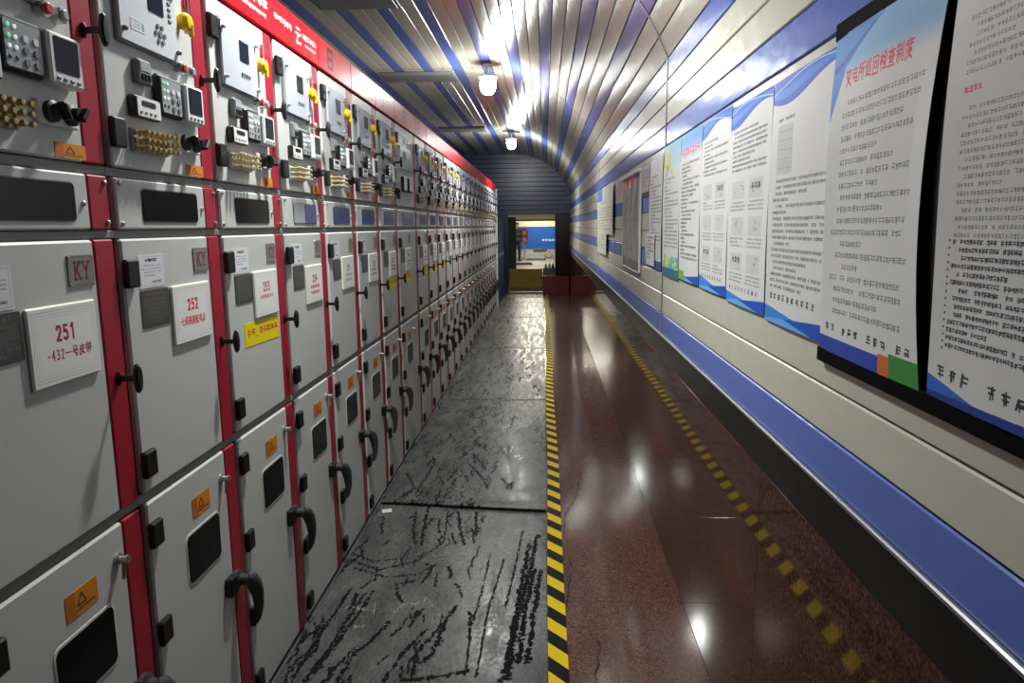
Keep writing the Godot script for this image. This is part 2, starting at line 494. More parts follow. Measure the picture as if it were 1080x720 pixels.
# ---------------------------------------------------------------- lamps under the ceiling
func lamps() -> void:
	var glow := mat(Color.WHITE, 0.4)
	glow.emission_enabled = true
	glow.emission = Color(0.99, 1.0, 0.98)
	glow.emission_energy_multiplier = 40.0
	var says := ["round bulkhead lamp on a short stem above the cabinet signed 253", "round glowing lamp under the ceiling, between the first and second ring joints", "round glowing lamp under the ceiling, closest to the dark end wall"]
	var zs := [2.55, 7.5, 12.7]
	for i in 3:
		var t := thing("ceiling_lamp", says[i], "lamp", Vector3(-0.57, CEIL_Y - 0.02, -zs[i]), 0.0, "lamps along the ceiling")
		put(t, "ceiling_plate", lathe_mesh("lamp_plate", Vector3.DOWN, [Vector2(0, 0), Vector2(0.055, 0), Vector2(0.055, 0.012), Vector2(0.03, 0.022), Vector2(0, 0.022)], 20), M.white_plastic)
		put(t, "stem", lathe_mesh("lamp_stem", Vector3.DOWN, [Vector2(0.012, 0.02), Vector2(0.012, 0.095), Vector2(0, 0.095)], 12), M.steel)
		put(t, "housing", lathe_mesh("lamp_house", Vector3.DOWN, [Vector2(0, 0.085), Vector2(0.02, 0.088), Vector2(0.045, 0.095), Vector2(0.075, 0.108), Vector2(0.095, 0.124), Vector2(0.093, 0.13), Vector2(0.05, 0.13), Vector2(0, 0.13)], 24), M.white_plastic)
		put(t, "bulb", lathe_mesh("lamp_bulb", Vector3.DOWN, [Vector2(0.06, 0.13), Vector2(0.078, 0.155), Vector2(0.084, 0.19), Vector2(0.079, 0.235), Vector2(0.062, 0.272), Vector2(0.034, 0.292), Vector2(0, 0.297)], 24), glow)
		var l := SpotLight3D.new()   # the fitting throws its light downwards
		l.name = "lamp_light"
		l.position = Vector3(0, -0.302, 0)
		l.rotation.x = -PI / 2
		l.light_color = Color(0.99, 1.0, 0.98)
		l.light_energy = 3.6
		l.light_size = 0.05
		l.spot_angle = 73.0
		l.spot_angle_attenuation = 1.0
		l.spot_range = 40.0
		l.spot_attenuation = 2.0
		l.shadow_enabled = true
		t.add_child(l)
		var b := OmniLight3D.new()   # and glows to all sides below its dish
		b.name = "bulb_light"
		b.position = Vector3(0, -0.168, 0)
		b.light_color = Color(0.99, 1.0, 0.98)
		b.light_energy = 0.8
		b.light_size = 0.03
		b.omni_range = 40.0
		b.omni_attenuation = 2.0
		b.shadow_enabled = true
		t.add_child(b)


# ---------------------------------------------------------------- lining: ceiling vault and right wall
func strip_mesh(w: float, l: float) -> ArrayMesh:
	var key := "strip%.4f_%.3f" % [w, l]
	if cache.has(key):
		return cache[key]
	var m := MB.new()
	var hw := w / 2 - 0.0022
	var xs := [-hw, -hw, -hw + 0.003, -hw * 0.5, 0.0, hw * 0.5, hw - 0.003, hw, hw]
	var ys := [-0.014, -0.003, 0.0, 0.0005, 0.0007, 0.0005, 0.0, -0.003, -0.014]
	var ns := []
	for i in xs.size():
		var k := 0.016
		ns.append(Vector3(k * xs[i] / hw, 1, 0).normalized())
	for i in xs.size() - 1:
		var n0: Vector3 = ns[i]
		var n1: Vector3 = ns[i + 1]
		if i == 0 or i == xs.size() - 2:
			n0 = Vector3(-1 if i == 0 else 1, 0, 0); n1 = n0
		elif i == 1 or i == xs.size() - 3:
			n0 = Vector3(-0.7 if i == 1 else 0.7, 0.7, 0); n1 = n0
		var a := Vector3(xs[i], ys[i], -l / 2); var b := Vector3(xs[i + 1], ys[i + 1], -l / 2)
		var c := Vector3(xs[i + 1], ys[i + 1], l / 2); var d := Vector3(xs[i], ys[i], l / 2)
		m.quadn(a, b, c, d, n0, n1, n1, n0, Vector2(a.x * 2.5, 0), Vector2(b.x * 2.5, 0), Vector2(b.x * 2.5, l * 0.8), Vector2(a.x * 2.5, l * 0.8))
	for e in [-1.0, 1.0]:
		for i in range(0, xs.size() - 1):
			m.tri(Vector3(0, -0.014, e * l / 2), Vector3(xs[i], ys[i], e * l / 2), Vector3(xs[i + 1], ys[i + 1], e * l / 2), Vector3(0, 0, e), Vector3(0, 0, e), Vector3(0, 0, e))
	cache[key] = m.done()
	return cache[key]


# a point of the vault at arc length s from the springing, and its inward normal's angle
func vault(s: float) -> Array:
	var th0 := atan2(2.38 - ARC_C.y, WALL_X - ARC_C.x)
	var total := (PI / 2 - th0) * ARC_R
	if s < total:
		var a := th0 + s / ARC_R
		return [ARC_C + Vector2(cos(a), sin(a)) * ARC_R, a]
	return [Vector2(ARC_C.x - (s - total), CEIL_Y), PI / 2]


func lining() -> void:
	var ceil_node := structure("ceiling")
	var wall := structure("wall_right")
	var sw := 0.1058
	var ww := (2.38 - 1.06) / 13.0
	for r in RINGS.size() - 1:
		var z0: float = RINGS[r] + 0.006
		var z1: float = RINGS[r + 1] - 0.006
		var zc := -(z0 + z1) / 2
		for k in 29:
			var q: Array = vault((k + 0.5) * sw)
			var c: Vector2 = q[0]
			var a: float = q[1]
			var jig := rng.randf_range(-0.006, 0.006)
			# local +Y is the visible face; turn it to point into the tunnel
			put(ceil_node, "ceiling_panel", strip_mesh(sw, z1 - z0), M.blue if k % 3 == 2 else M.cream, Vector3(c.x, c.y, zc), Vector3(0, 0, a + PI / 2 + jig))
		for k in 13:
			var jig := rng.randf_range(-0.004, 0.004)
			put(wall, "wall_panel", strip_mesh(ww, z1 - z0), M.blue if k % 3 == 0 else M.cream, Vector3(WALL_X, 2.38 - (k + 0.5) * ww, zc), Vector3(0, 0, PI / 2 + jig))
	# deck above the vault, one bent sheet with thickness
	var m := MB.new()
	var prof := [Vector2(WALL_X + 0.02, 1.0), Vector2(WALL_X + 0.02, 2.38)]
	for k in 30:
		var q: Array = vault(k * 0.1058)
		prof.append(q[0] + Vector2(cos(q[1]), sin(q[1])) * 0.022)
	prof.append(Vector2(-2.3, CEIL_Y + 0.022))
	for i in prof.size() - 1:
		var a: Vector2 = prof[i]
		var b: Vector2 = prof[i + 1]
		var nn := Vector2(-(b - a).y, (b - a).x).normalized()
		for off in [0.0, -0.12]:
			var aa: Vector2 = a + nn * off
			var bb: Vector2 = b + nn * off
			m.quad(Vector3(aa.x, aa.y, 4.9), Vector3(bb.x, bb.y, 4.9), Vector3(bb.x, bb.y, -16.9), Vector3(aa.x, aa.y, -16.9), Vector3(nn.x, nn.y, 0) * (1.0 if off == 0.0 else -1.0))
	put(ceil_node, "ceiling_deck", m.done(), M.backing)
	# ring joints: narrow cover strips along the profile
	for r in range(1, RINGS.size() - 1):
		var mm := MB.new()
		var pts := []
		for k in 30:
			pts.append(vault(k * 0.1058))
		var hw := 0.012 if r == 2 else 0.008
		for k in pts.size() - 1:
			var a: Vector2 = pts[k][0]
			var b: Vector2 = pts[k + 1][0]
			var na := -Vector2(cos(pts[k][1]), sin(pts[k][1]))
			var nb := -Vector2(cos(pts[k + 1][1]), sin(pts[k + 1][1]))
			a += na * 0.002; b += nb * 0.002
			mm.quadn(Vector3(a.x, a.y, -hw), Vector3(b.x, b.y, -hw), Vector3(b.x, b.y, hw), Vector3(a.x, a.y, hw), Vector3(na.x, na.y, 0), Vector3(nb.x, nb.y, 0), Vector3(nb.x, nb.y, 0), Vector3(na.x, na.y, 0))
			for e in [-1.0, 1.0]:
				mm.quad(Vector3(a.x, a.y, hw * e), Vector3(b.x, b.y, hw * e), Vector3(b.x - nb.x * 0.02, b.y - nb.y * 0.02, hw * e), Vector3(a.x - na.x * 0.02, a.y - na.y * 0.02, hw * e), Vector3(0, 0, e))
		put(ceil_node, "joint_trim", mm.done(), M.joint, Vector3(0, 0, -RINGS[r]))
		bx(wall, "joint_trim", WALL_X - 0.004, WALL_X + 0.02, 1.06, 2.385, -RINGS[r] - hw, -RINGS[r] + hw, M.joint, 0.002)
	# lower wall: bright ledge, black band, polished granite slabs, masonry behind
	bx(wall, "ledge_trim", WALL_X - 0.009, WALL_X + 0.02, 1.05, 1.062, -16.75, 4.75, M.alu, 0.003)
	for r in RINGS.size() - 1:
		bx(wall, "black_band", WALL_X - 0.002, WALL_X + 0.02, 0.942, 1.05, -RINGS[r + 1] + 0.001, -RINGS[r] - 0.001, M.black_band, 0.002)
	var z := -4.6
	while z < 16.7:
		var ze := minf(z + 1.294, 16.75)
		bx(wall, "granite_slab", WALL_X, WALL_X + 0.03, 0.0, 0.94, -ze + 0.001, -z - 0.001, M.granite_wall, 0.0015)
		z += 1.294
	bx(wall, "masonry", WALL_X + 0.03, WALL_X + 0.25, -0.1, 3.6, -16.9, 4.9, M.concrete, 0.0)
	# the other walls of the tunnel
	var left := structure("wall_left")
	bx(left, "masonry", -2.35, -2.12, -0.1, 3.5, -16.9, 4.9, M.concrete, 0.0)
	var back := structure("wall_back")
	bx(back, "masonry", -2.35, 0.85, -0.1, 3.6, 4.76, 4.95, M.concrete, 0.0)
	# flat service covers under the ceiling
	var cov := mat(Color(0.5, 0.51, 0.52), 0.35)
	for c in [[-1.68, -1.06, 5.1, 5.58, "dark grey service cover on the ceiling above the cabinet signed 254, biggest in view"], [-1.76, -0.98, 7.84, 8.3, "grey service cover on the ceiling just past the second ring joint"], [-1.76, -0.98, 12.1, 12.6, "grey service cover on the ceiling past the third ring joint"]]:
		var t := thing("ceiling_cover", c[4], "cover", Vector3((c[0] + c[1]) / 2, CEIL_Y - 0.004, -(c[2] + c[3]) / 2), 0.0, "service covers on the ceiling")
		var hx: float = (c[1] - c[0]) / 2
		var hz: float = (c[3] - c[2]) / 2
		bx(t, "frame", -hx, hx, -0.02, 0.0, -hz, hz, M.grey_plastic, 0.004)
		bx(t, "lid", -hx + 0.025, hx - 0.025, -0.027, -0.019, -hz + 0.025, hz - 0.025, cov, 0.003)


# ---------------------------------------------------------------- floor, rubber mats, tape
func floors() -> void:
	var fl := structure("floor")
	bx(fl, "subfloor", -2.35, 0.85, -0.2, -0.02, -17.4, 4.9, M.concrete, 0.0)
	var z := -4.4
	while z < 17.2:
		var ze := minf(z + 0.905, 17.3)
		for c in [[-2.12, -1.04], [-1.04, -0.2], [-0.2, WALL_X]]:
			bx(fl, "granite_slab", c[0] + 0.0008, c[1] - 0.0008, -0.02, 0.0, -ze + 0.0008, -z - 0.0008, M.granite_floor, 0.001)
		z += 0.905
	# cracks in the granite: fine open gaps drawn as dark slivers
	var paths := [[Vector2(0.225, 4.5), Vector2(0.23, 4.42), Vector2(0.196, 4.09), Vector2(0.15, 3.9), Vector2(0.108, 3.735), Vector2(0.1, 3.5)], [Vector2(0.108, 3.25), Vector2(0.134, 3.13), Vector2(0.11, 3.02), Vector2(0.09, 2.79)], [Vector2(0.211, 2.55), Vector2(0.2, 2.45), Vector2(0.179, 2.31), Vector2(0.19, 2.1)], [Vector2(0.1, 2.51), Vector2(0.15, 2.49), Vector2(0.23, 2.48), Vector2(0.32, 2.49)]]
	for pth in paths:
		var m := MB.new()
		for i in pth.size() - 1:
			for s in 5:
				var a: Vector2 = pth[i].lerp(pth[i + 1], s / 5.0)
				var b: Vector2 = pth[i].lerp(pth[i + 1], (s + 1) / 5.0)
				a.x += 0.006 * sin(a.y * 61.0); b.x += 0.006 * sin(b.y * 61.0)
				var w := 0.0032 + 0.0014 * sin(a.y * 40.0)
				m.quad(Vector3(a.x - w, 0.0006, -a.y), Vector3(a.x + w, 0.0006, -a.y), Vector3(b.x + w, 0.0006, -b.y), Vector3(b.x - w, 0.0006, -b.y), Vector3.UP)
		put(fl, "crack", m.done(), M.crack)
	mats()
	# striped tape along the mats' edge
	var im := canvas(128, 320, Color(0.03, 0.03, 0.033))
	for y in 320:
		for x in 128:
			if fposmod(y - x * 1.15, 320.0) < 160.0:
				im.set_pixel(x, y, Color(0.86, 0.74, 0.08))
	for i in 260:
		var px := rng.randi_range(0, 127)
		var py := rng.randi_range(0, 319)
		var c := im.get_pixel(px, py).lerp(Color(0.3, 0.29, 0.26), rng.randf_range(0.15, 0.5))
		im.fill_rect(Rect2i(px, py, rng.randi_range(1, 3), rng.randi_range(2, 9)), c)
	var tm := printed(im, 0.6)
	tm.metallic_specular = 0.25
	tm.texture_repeat = true
	var m := MB.new()
	var zz := -4.5
	while zz < 17.0:
		var ze := zz + 0.5
		var w0 := 0.004 * sin(zz * 1.7)
		var w1 := 0.004 * sin(ze * 1.7)
		var xa := 0.013
		var xb := 0.088
		m.quad(Vector3(xa + w0, 0.0085, -zz), Vector3(xb + w0, 0.0085, -zz), Vector3(xb + w1, 0.0085, -ze), Vector3(xa + w1, 0.0085, -ze), Vector3.UP, Vector2(0, -zz / 0.18), Vector2(1, -zz / 0.18), Vector2(1, -ze / 0.18), Vector2(0, -ze / 0.18))
		for e in [[xa, -1.0], [xb, 1.0]]:
			var nn := Vector3(e[1], 0, 0)
			m.quad(Vector3(e[0] + w0, 0.0, -zz), Vector3(e[0] + w1, 0.0, -ze), Vector3(e[0] + w1, 0.0085, -ze), Vector3(e[0] + w0, 0.0085, -zz), nn, Vector2(0, -zz / 0.18), Vector2(0, -ze / 0.18), Vector2(0, -ze / 0.18), Vector2(0, -zz / 0.18))
		zz = ze
	var tape := put(self, "hazard_tape", m.done(), tm)
	mark(tape, "yellow and black striped hazard tape running along the edge of the rubber mats", "tape")


const SCUFFS := {
	"bundle": [[Vector2(-0.04, 3.49), Vector2(-0.07, 3.12), Vector2(-0.11, 2.75), Vector2(-0.13, 2.45), Vector2(-0.13, 2.28)], [Vector2(-0.08, 3.38), Vector2(-0.11, 2.94), Vector2(-0.13, 2.57), Vector2(-0.15, 2.28)], [Vector2(-0.02, 3.12), Vector2(-0.05, 2.71), Vector2(-0.07, 2.39)], [Vector2(-0.05, 3.12), Vector2(-0.09, 2.71), Vector2(-0.10, 2.39)]],
	"thin": [[Vector2(-0.27, 3.29), Vector2(-0.28, 2.94), Vector2(-0.30, 2.63), Vector2(-0.29, 2.30)], [Vector2(-0.20, 3.22), Vector2(-0.24, 2.78), Vector2(-0.25, 2.30)], [Vector2(-0.12, 3.54), Vector2(-0.15, 3.03), Vector2(-0.17, 2.78)], [Vector2(-0.95, 3.20), Vector2(-0.79, 3.10), Vector2(-0.62, 3.19), Vector2(-0.52, 3.40), Vector2(-0.55, 3.79)], [Vector2(-0.91, 3.12), Vector2(-0.73, 3.03), Vector2(-0.60, 3.06), Vector2(-0.52, 3.16)], [Vector2(-0.96, 3.27), Vector2(-0.83, 3.18), Vector2(-0.70, 3.22)]],
	"low": [[Vector2(-0.76, 2.91), Vector2(-0.80, 2.59), Vector2(-0.84, 2.30)], [Vector2(-0.80, 2.88), Vector2(-0.83, 2.49), Vector2(-0.86, 2.25)], [Vector2(-0.87, 2.92), Vector2(-0.89, 2.62), Vector2(-0.91, 2.28)], [Vector2(-0.64, 2.66), Vector2(-0.68, 2.52), Vector2(-0.73, 2.43), Vector2(-0.74, 2.26)], [Vector2(-0.48, 2.60), Vector2(-0.54, 2.44), Vector2(-0.58, 2.27)], [Vector2(-0.38, 2.78), Vector2(-0.42, 2.63), Vector2(-0.49, 2.44), Vector2(-0.48, 2.28)], [Vector2(-0.49, 2.28), Vector2(-0.36, 2.31), Vector2(-0.27, 2.35)], [Vector2(-0.41, 2.63), Vector2(-0.43, 2.44), Vector2(-0.46, 2.38)], [Vector2(-0.73, 3.78), Vector2(-0.70, 3.53), Vector2(-0.66, 3.36)], [Vector2(-0.67, 3.85), Vector2(-0.65, 3.53), Vector2(-0.63, 3.36)], [Vector2(-0.49, 3.79), Vector2(-0.45, 3.54), Vector2(-0.41, 3.37)], [Vector2(-0.39, 3.79), Vector2(-0.36, 3.48)], [Vector2(-0.41, 2.98), Vector2(-0.39, 2.94)], [Vector2(-0.65, 2.97), Vector2(-0.59, 3.00)]],
	"mid": [[Vector2(-0.52, 4.60), Vector2(-0.43, 4.41), Vector2(-0.35, 4.16)], [Vector2(-0.90, 4.40), Vector2(-0.81, 4.15), Vector2(-0.85, 3.99)], [Vector2(-0.76, 4.69), Vector2(-0.76, 4.41), Vector2(-0.78, 4.07)], [Vector2(-0.48, 4.60), Vector2(-0.50, 4.80), Vector2(-0.39, 4.47)]],
	"white": [[Vector2(-0.64, 2.73), Vector2(-0.61, 2.79), Vector2(-0.55, 2.80), Vector2(-0.51, 2.84), Vector2(-0.48, 2.79)], [Vector2(-0.86, 2.76), Vector2(-0.80, 2.76), Vector2(-0.72, 2.73)], [Vector2(-0.72, 2.71), Vector2(-0.73, 2.81)], [Vector2(-0.77, 2.62), Vector2(-0.73, 2.62)]],
}


# ragged stroke of worn rubber
func scuff(im: Image, pts: Array, to: Callable, th: float, c: Color, dens: float) -> void:
	for i in pts.size() - 1:
		var a: Vector2 = to.call(pts[i])
		var b: Vector2 = to.call(pts[i + 1])
		var k := int(a.distance_to(b) / 3.0) + 1
		for s in k:
			if rng.randf() > dens:
				continue
			var q := a.lerp(b, float(s) / k) + Vector2(rng.randfn(0.0, th * 0.35), rng.randfn(0.0, 2.0))
			var w := maxi(1, int(th * rng.randf_range(0.4, 1.5)))
			im.fill_rect(Rect2i(int(q.x) - w / 2, int(q.y), w, rng.randi_range(4, 14)), c)


func mats() -> void:
	var spans := [[-4.4, 1.2], [1.2, 3.835], [3.84, 6.4], [6.4, 9.22], [9.22, 12.4], [12.4, 16.7]]
	var says := ["black rubber mat behind the scuffed one, beside cabinets not in view", "long rubber floor mat with ragged black scuffs and pale smears", "black rubber floor mat whose curled front edge overlaps the scuffed mat", "plain grey worn rubber floor mat, second past the curled overlap", "plain grey worn rubber floor mat, third past the curled overlap", "grey rubber floor mat reaching the yellow board at the end"]
	var X0 := -0.962
	var X1 := 0.006
	for i in spans.size():
		var z0: float = spans[i][0]
		var z1: float = spans[i][1]
		var W := 768
		var H := 1600 if i in [1, 2] else 768
		var base := Color(0.31, 0.31, 0.305)
		var im := canvas(W, H, base)
		var fn := FastNoiseLite.new()
		fn.seed = 40 + i; fn.frequency = 0.006; fn.fractal_octaves = 4
		var fine := FastNoiseLite.new()
		fine.seed = 80 + i; fine.frequency = 0.09; fine.fractal_octaves = 2
		var sm := Image.create(W / 4, H / 4, false, Image.FORMAT_RGB8)
		for y in H / 4:
			for x in W / 4:
				var q := 1.0 + 0.34 * fn.get_noise_2d(x * 4, y * 2) + 0.2 * fine.get_noise_2d(x * 4, y * 1.2)
				sm.set_pixel(x, y, Color(base.r * q, base.g * q, base.b * q))
		sm.resize(W, H, Image.INTERPOLATE_CUBIC)
		im.blit_rect(sm, Rect2i(0, 0, W, H), Vector2i.ZERO)
		var to := func(v: Vector2) -> Vector2: return Vector2((v.x - X0) / (X1 - X0) * W, (z1 - v.y) / (z1 - z0) * H)
		var dark := Color(0.03, 0.03, 0.032)
		if i == 1 or i == 2:
			for l in SCUFFS.bundle: scuff(im, l, to, 11.0, dark, 0.9)
			for l in SCUFFS.thin: scuff(im, l, to, 5.0, dark, 0.75)
			for l in SCUFFS.low: scuff(im, l, to, 9.0, dark, 0.8)
			for l in SCUFFS.mid: scuff(im, l, to, 9.0, dark, 0.75)
			for l in SCUFFS.white: scuff(im, l, to, 4.0, Color(0.55, 0.54, 0.5), 0.5)
		var stray: int = [40, 110, 150, 70, 40, 20][i]
		for s in stray:
			var cx := rng.randf_range(-0.96, -0.06)
			var cz := rng.randf_range(z0, z1)
			if i == 2:
				cz = z0 + (z1 - z0) * pow(rng.randf(), 2.2)
				cx = clampf(rng.randfn(-0.6, 0.22), -0.96, -0.08)
			if i == 1:
				cx = rng.randf_range(-0.96, -0.3)
			var q := Vector2(cx, cz)
			var pts := [q]
			for k in rng.randi_range(1, 4):
				q += Vector2(rng.randf_range(-0.025, 0.025), -rng.randf_range(0.02, 0.08))
				pts.append(q)
			scuff(im, pts, to, rng.randf_range(3.0, 9.0), dark, 0.75)
		for s in 60:
			im.fill_rect(Rect2i(rng.randi_range(0, W - 1), rng.randi_range(0, H - 1), rng.randi_range(1, 3), rng.randi_range(1, 4)), Color(0.5, 0.5, 0.48))
		var m := printed(im, 0.34)
		m.metallic_specular = 0.3
		# worn black rubber is dull, the damp film over the rest is smooth
		var rw := W / 2
		var rh := H / 2
		var ri := Image.create(rw, rh, false, Image.FORMAT_L8)
		for y in rh:
			for x in rw:
				var dull := im.get_pixel(x * 2, y * 2).g < 0.12
				var q := 0.85 if dull else 0.3 + 0.16 * fn.get_noise_2d(x * 5 + 900, y * 2) + 0.1 * fine.get_noise_2d(x, y)
				ri.set_pixel(x, y, Color(q, q, q))
		m.roughness_texture = ImageTexture.create_from_image(ri)
		m.roughness = 1.0
		# gently uneven sheet, its front edge curled where it overlaps the one before
		var mb := MB.new()
		var nx := 10
		var nz := 40
		var hgt := func(x: float, z: float) -> float:
			var h := 0.0045 + 0.0012 * sin(x * 9.0 + z * 2.1) + 0.001 * sin(z * 5.3 + i)
			if i >= 2:
				var e := z - (z0 + 0.1 * (x + 0.5) * (-1.0 if i == 2 else 0.3))
				h += 0.004 + (0.014 if i == 2 else 0.004) * exp(-pow(maxf(e, 0.0) / 0.1, 2.0))
			return h
		var P := []
		for b in nz + 1:
			var row := []
			for a in nx + 1:
				var x := lerpf(X0, X1, float(a) / nx)
				var v := float(b) / nz
				var zz := lerpf(z0, z1, v * v if i == 2 else v)
				if i == 2:
					zz += 0.11 * (-x - 0.5) * (1.0 - v)
				elif i == 1:
					zz += 0.11 * (-x - 0.5) * pow(v, 6.0)
				row.append(Vector3(x, hgt.call(x, zz), -zz))
			P.append(row)
		for b in nz:
			for a in nx:
				var q0: Vector3 = P[b][a]
				var q1: Vector3 = P[b][a + 1]
				var q2: Vector3 = P[b + 1][a + 1]
				var q3: Vector3 = P[b + 1][a]
				var uvs := []
				for q in [q0, q1, q2, q3]:
					uvs.append(Vector2((q.x - X0) / (X1 - X0), (z1 + q.z) / (z1 - z0)))
				var nn := (q1 - q0).cross(q3 - q0).normalized()
				if nn.y < 0:
					nn = -nn
				mb.quad(q0, q1, q2, q3, nn, uvs[0], uvs[1], uvs[2], uvs[3])
				if b == 0:
					mb.quad(q0, q1, q1 - Vector3(0, 0.008, 0), q0 - Vector3(0, 0.008, 0), Vector3(0, 0, 1), uvs[0], uvs[1], uvs[1], uvs[0])
		for b in nz:
			for a in [0, nx]:
				var q0: Vector3 = P[b][a]
				var q3: Vector3 = P[b + 1][a]
				mb.quad(q0, q3, Vector3(q3.x, 0.0, q3.z), Vector3(q0.x, 0.0, q0.z), Vector3(-1 if a == 0 else 1, 0, 0), Vector2(0, 0), Vector2(0, 0), Vector2(0, 0), Vector2(0, 0))
		var o := put(self, numbered("rubber_mat"), mb.done(), m)
		mark(o, says[i], "mat", "rubber mats in front of the cabinets")


# ---------------------------------------------------------------- far end
func bulkhead() -> void:
	var w := structure("wall_end")
	# opening between x -0.83 and 0.25, up to 1.87
	var y := 1.87
	while y < 3.3:
		bx(w, "blue_board", -2.12, 0.62, y + 0.002, y + 0.104, -16.86, -16.8, M.navy, 0.004)
		y += 0.106
	var maroon := mat(Color(0.17, 0.07, 0.085), 0.2)
	bx(w, "door_jamb", 0.25, 0.62, 0.0, 1.87, -16.9, -16.82, maroon, 0.008)
	bx(w, "door_jamb", -2.12, -0.86, 0.0, 1.87, -16.9, -16.82, M.navy, 0.008)
	bx(w, "masonry", -2.3, 0.8, 1.87, 3.6, -17.1, -16.86, M.concrete, 0.0)
	bx(w, "masonry", 0.27, 0.8, -0.1, 1.87, -17.1, -16.9, M.concrete, 0.0)
	bx(w, "masonry", -2.3, -0.9, -0.1, 1.87, -17.1, -16.9, M.concrete, 0.0)
	# boards standing across the passage
	var t := thing("barrier_board", "yellow barrier board across the passage at the end of the corridor", "barrier", Vector3(-0.49, 0, -18.5))
	bx(t, "board", -0.44, 0.44, 0.0, 0.5, -0.02, 0.02, mat(Color(0.72, 0.56, 0.16), 0.4), 0.006)
	for x in [-0.4, 0.4]:
		bx(t, "batten", x - 0.02, x + 0.02, 0.0, 0.46, -0.045, -0.02, M.frame, 0.004)
	t = thing("barrier_board", "dark red barrier board against the wall, before the yellow one", "barrier", Vector3(0.29, 0, -16.66))
	bx(t, "board", -0.335, 0.285, 0.0, 0.44, -0.02, 0.02, mat(Color(0.4, 0.09, 0.12), 0.35), 0.006)
	for x in [-0.3, 0.25]:
		bx(t, "batten", x - 0.02, x + 0.02, 0.0, 0.4, -0.045, -0.02, M.frame, 0.004)
	# white end post of the row and the blue lockers beyond it
	t = thing("end_post", "white end panel closing the row of grey cabinets", "panel", Vector3(CAB_X, 0, -14.32))
	bx(t, "panel", -1.0, 0.03, 0.0, 2.3, -0.045, 0.045, M.door, 0.006)
	bx(t, "cap", -0.1, 0.035, 2.3, 2.33, -0.06, 0.06, M.white_plastic, 0.006)
	var blue := mat(Color(0.11, 0.29, 0.46), 0.6, 0.0, 0.3)
	for k in 3:
		t = thing("locker", ["blue steel locker standing against the white end panel", "blue steel locker between two other blue lockers", "blue steel locker next to the doorway in the dark end wall"][k], "locker", Vector3(CAB_X + 0.02, 0, -14.37 - k * 0.72), PI / 2, "blue lockers beyond the switchgear")
		bx(t, "body", 0.0, 0.7, 0.0, 1.9, -0.9, -0.015, blue, 0.006)
		for d in 2:
			var dr := bx(t, "door", 0.01 + d * 0.345, 0.345 + d * 0.345, 0.05, 1.87, -0.015, 0.004, blue, 0.004)
			put(dr, "handle", box_mesh(Vector3(0.02, 0.1, 0.02), 0.004), M.steel, Vector3(0.12 - d * 0.24, 0.05, 0.018))


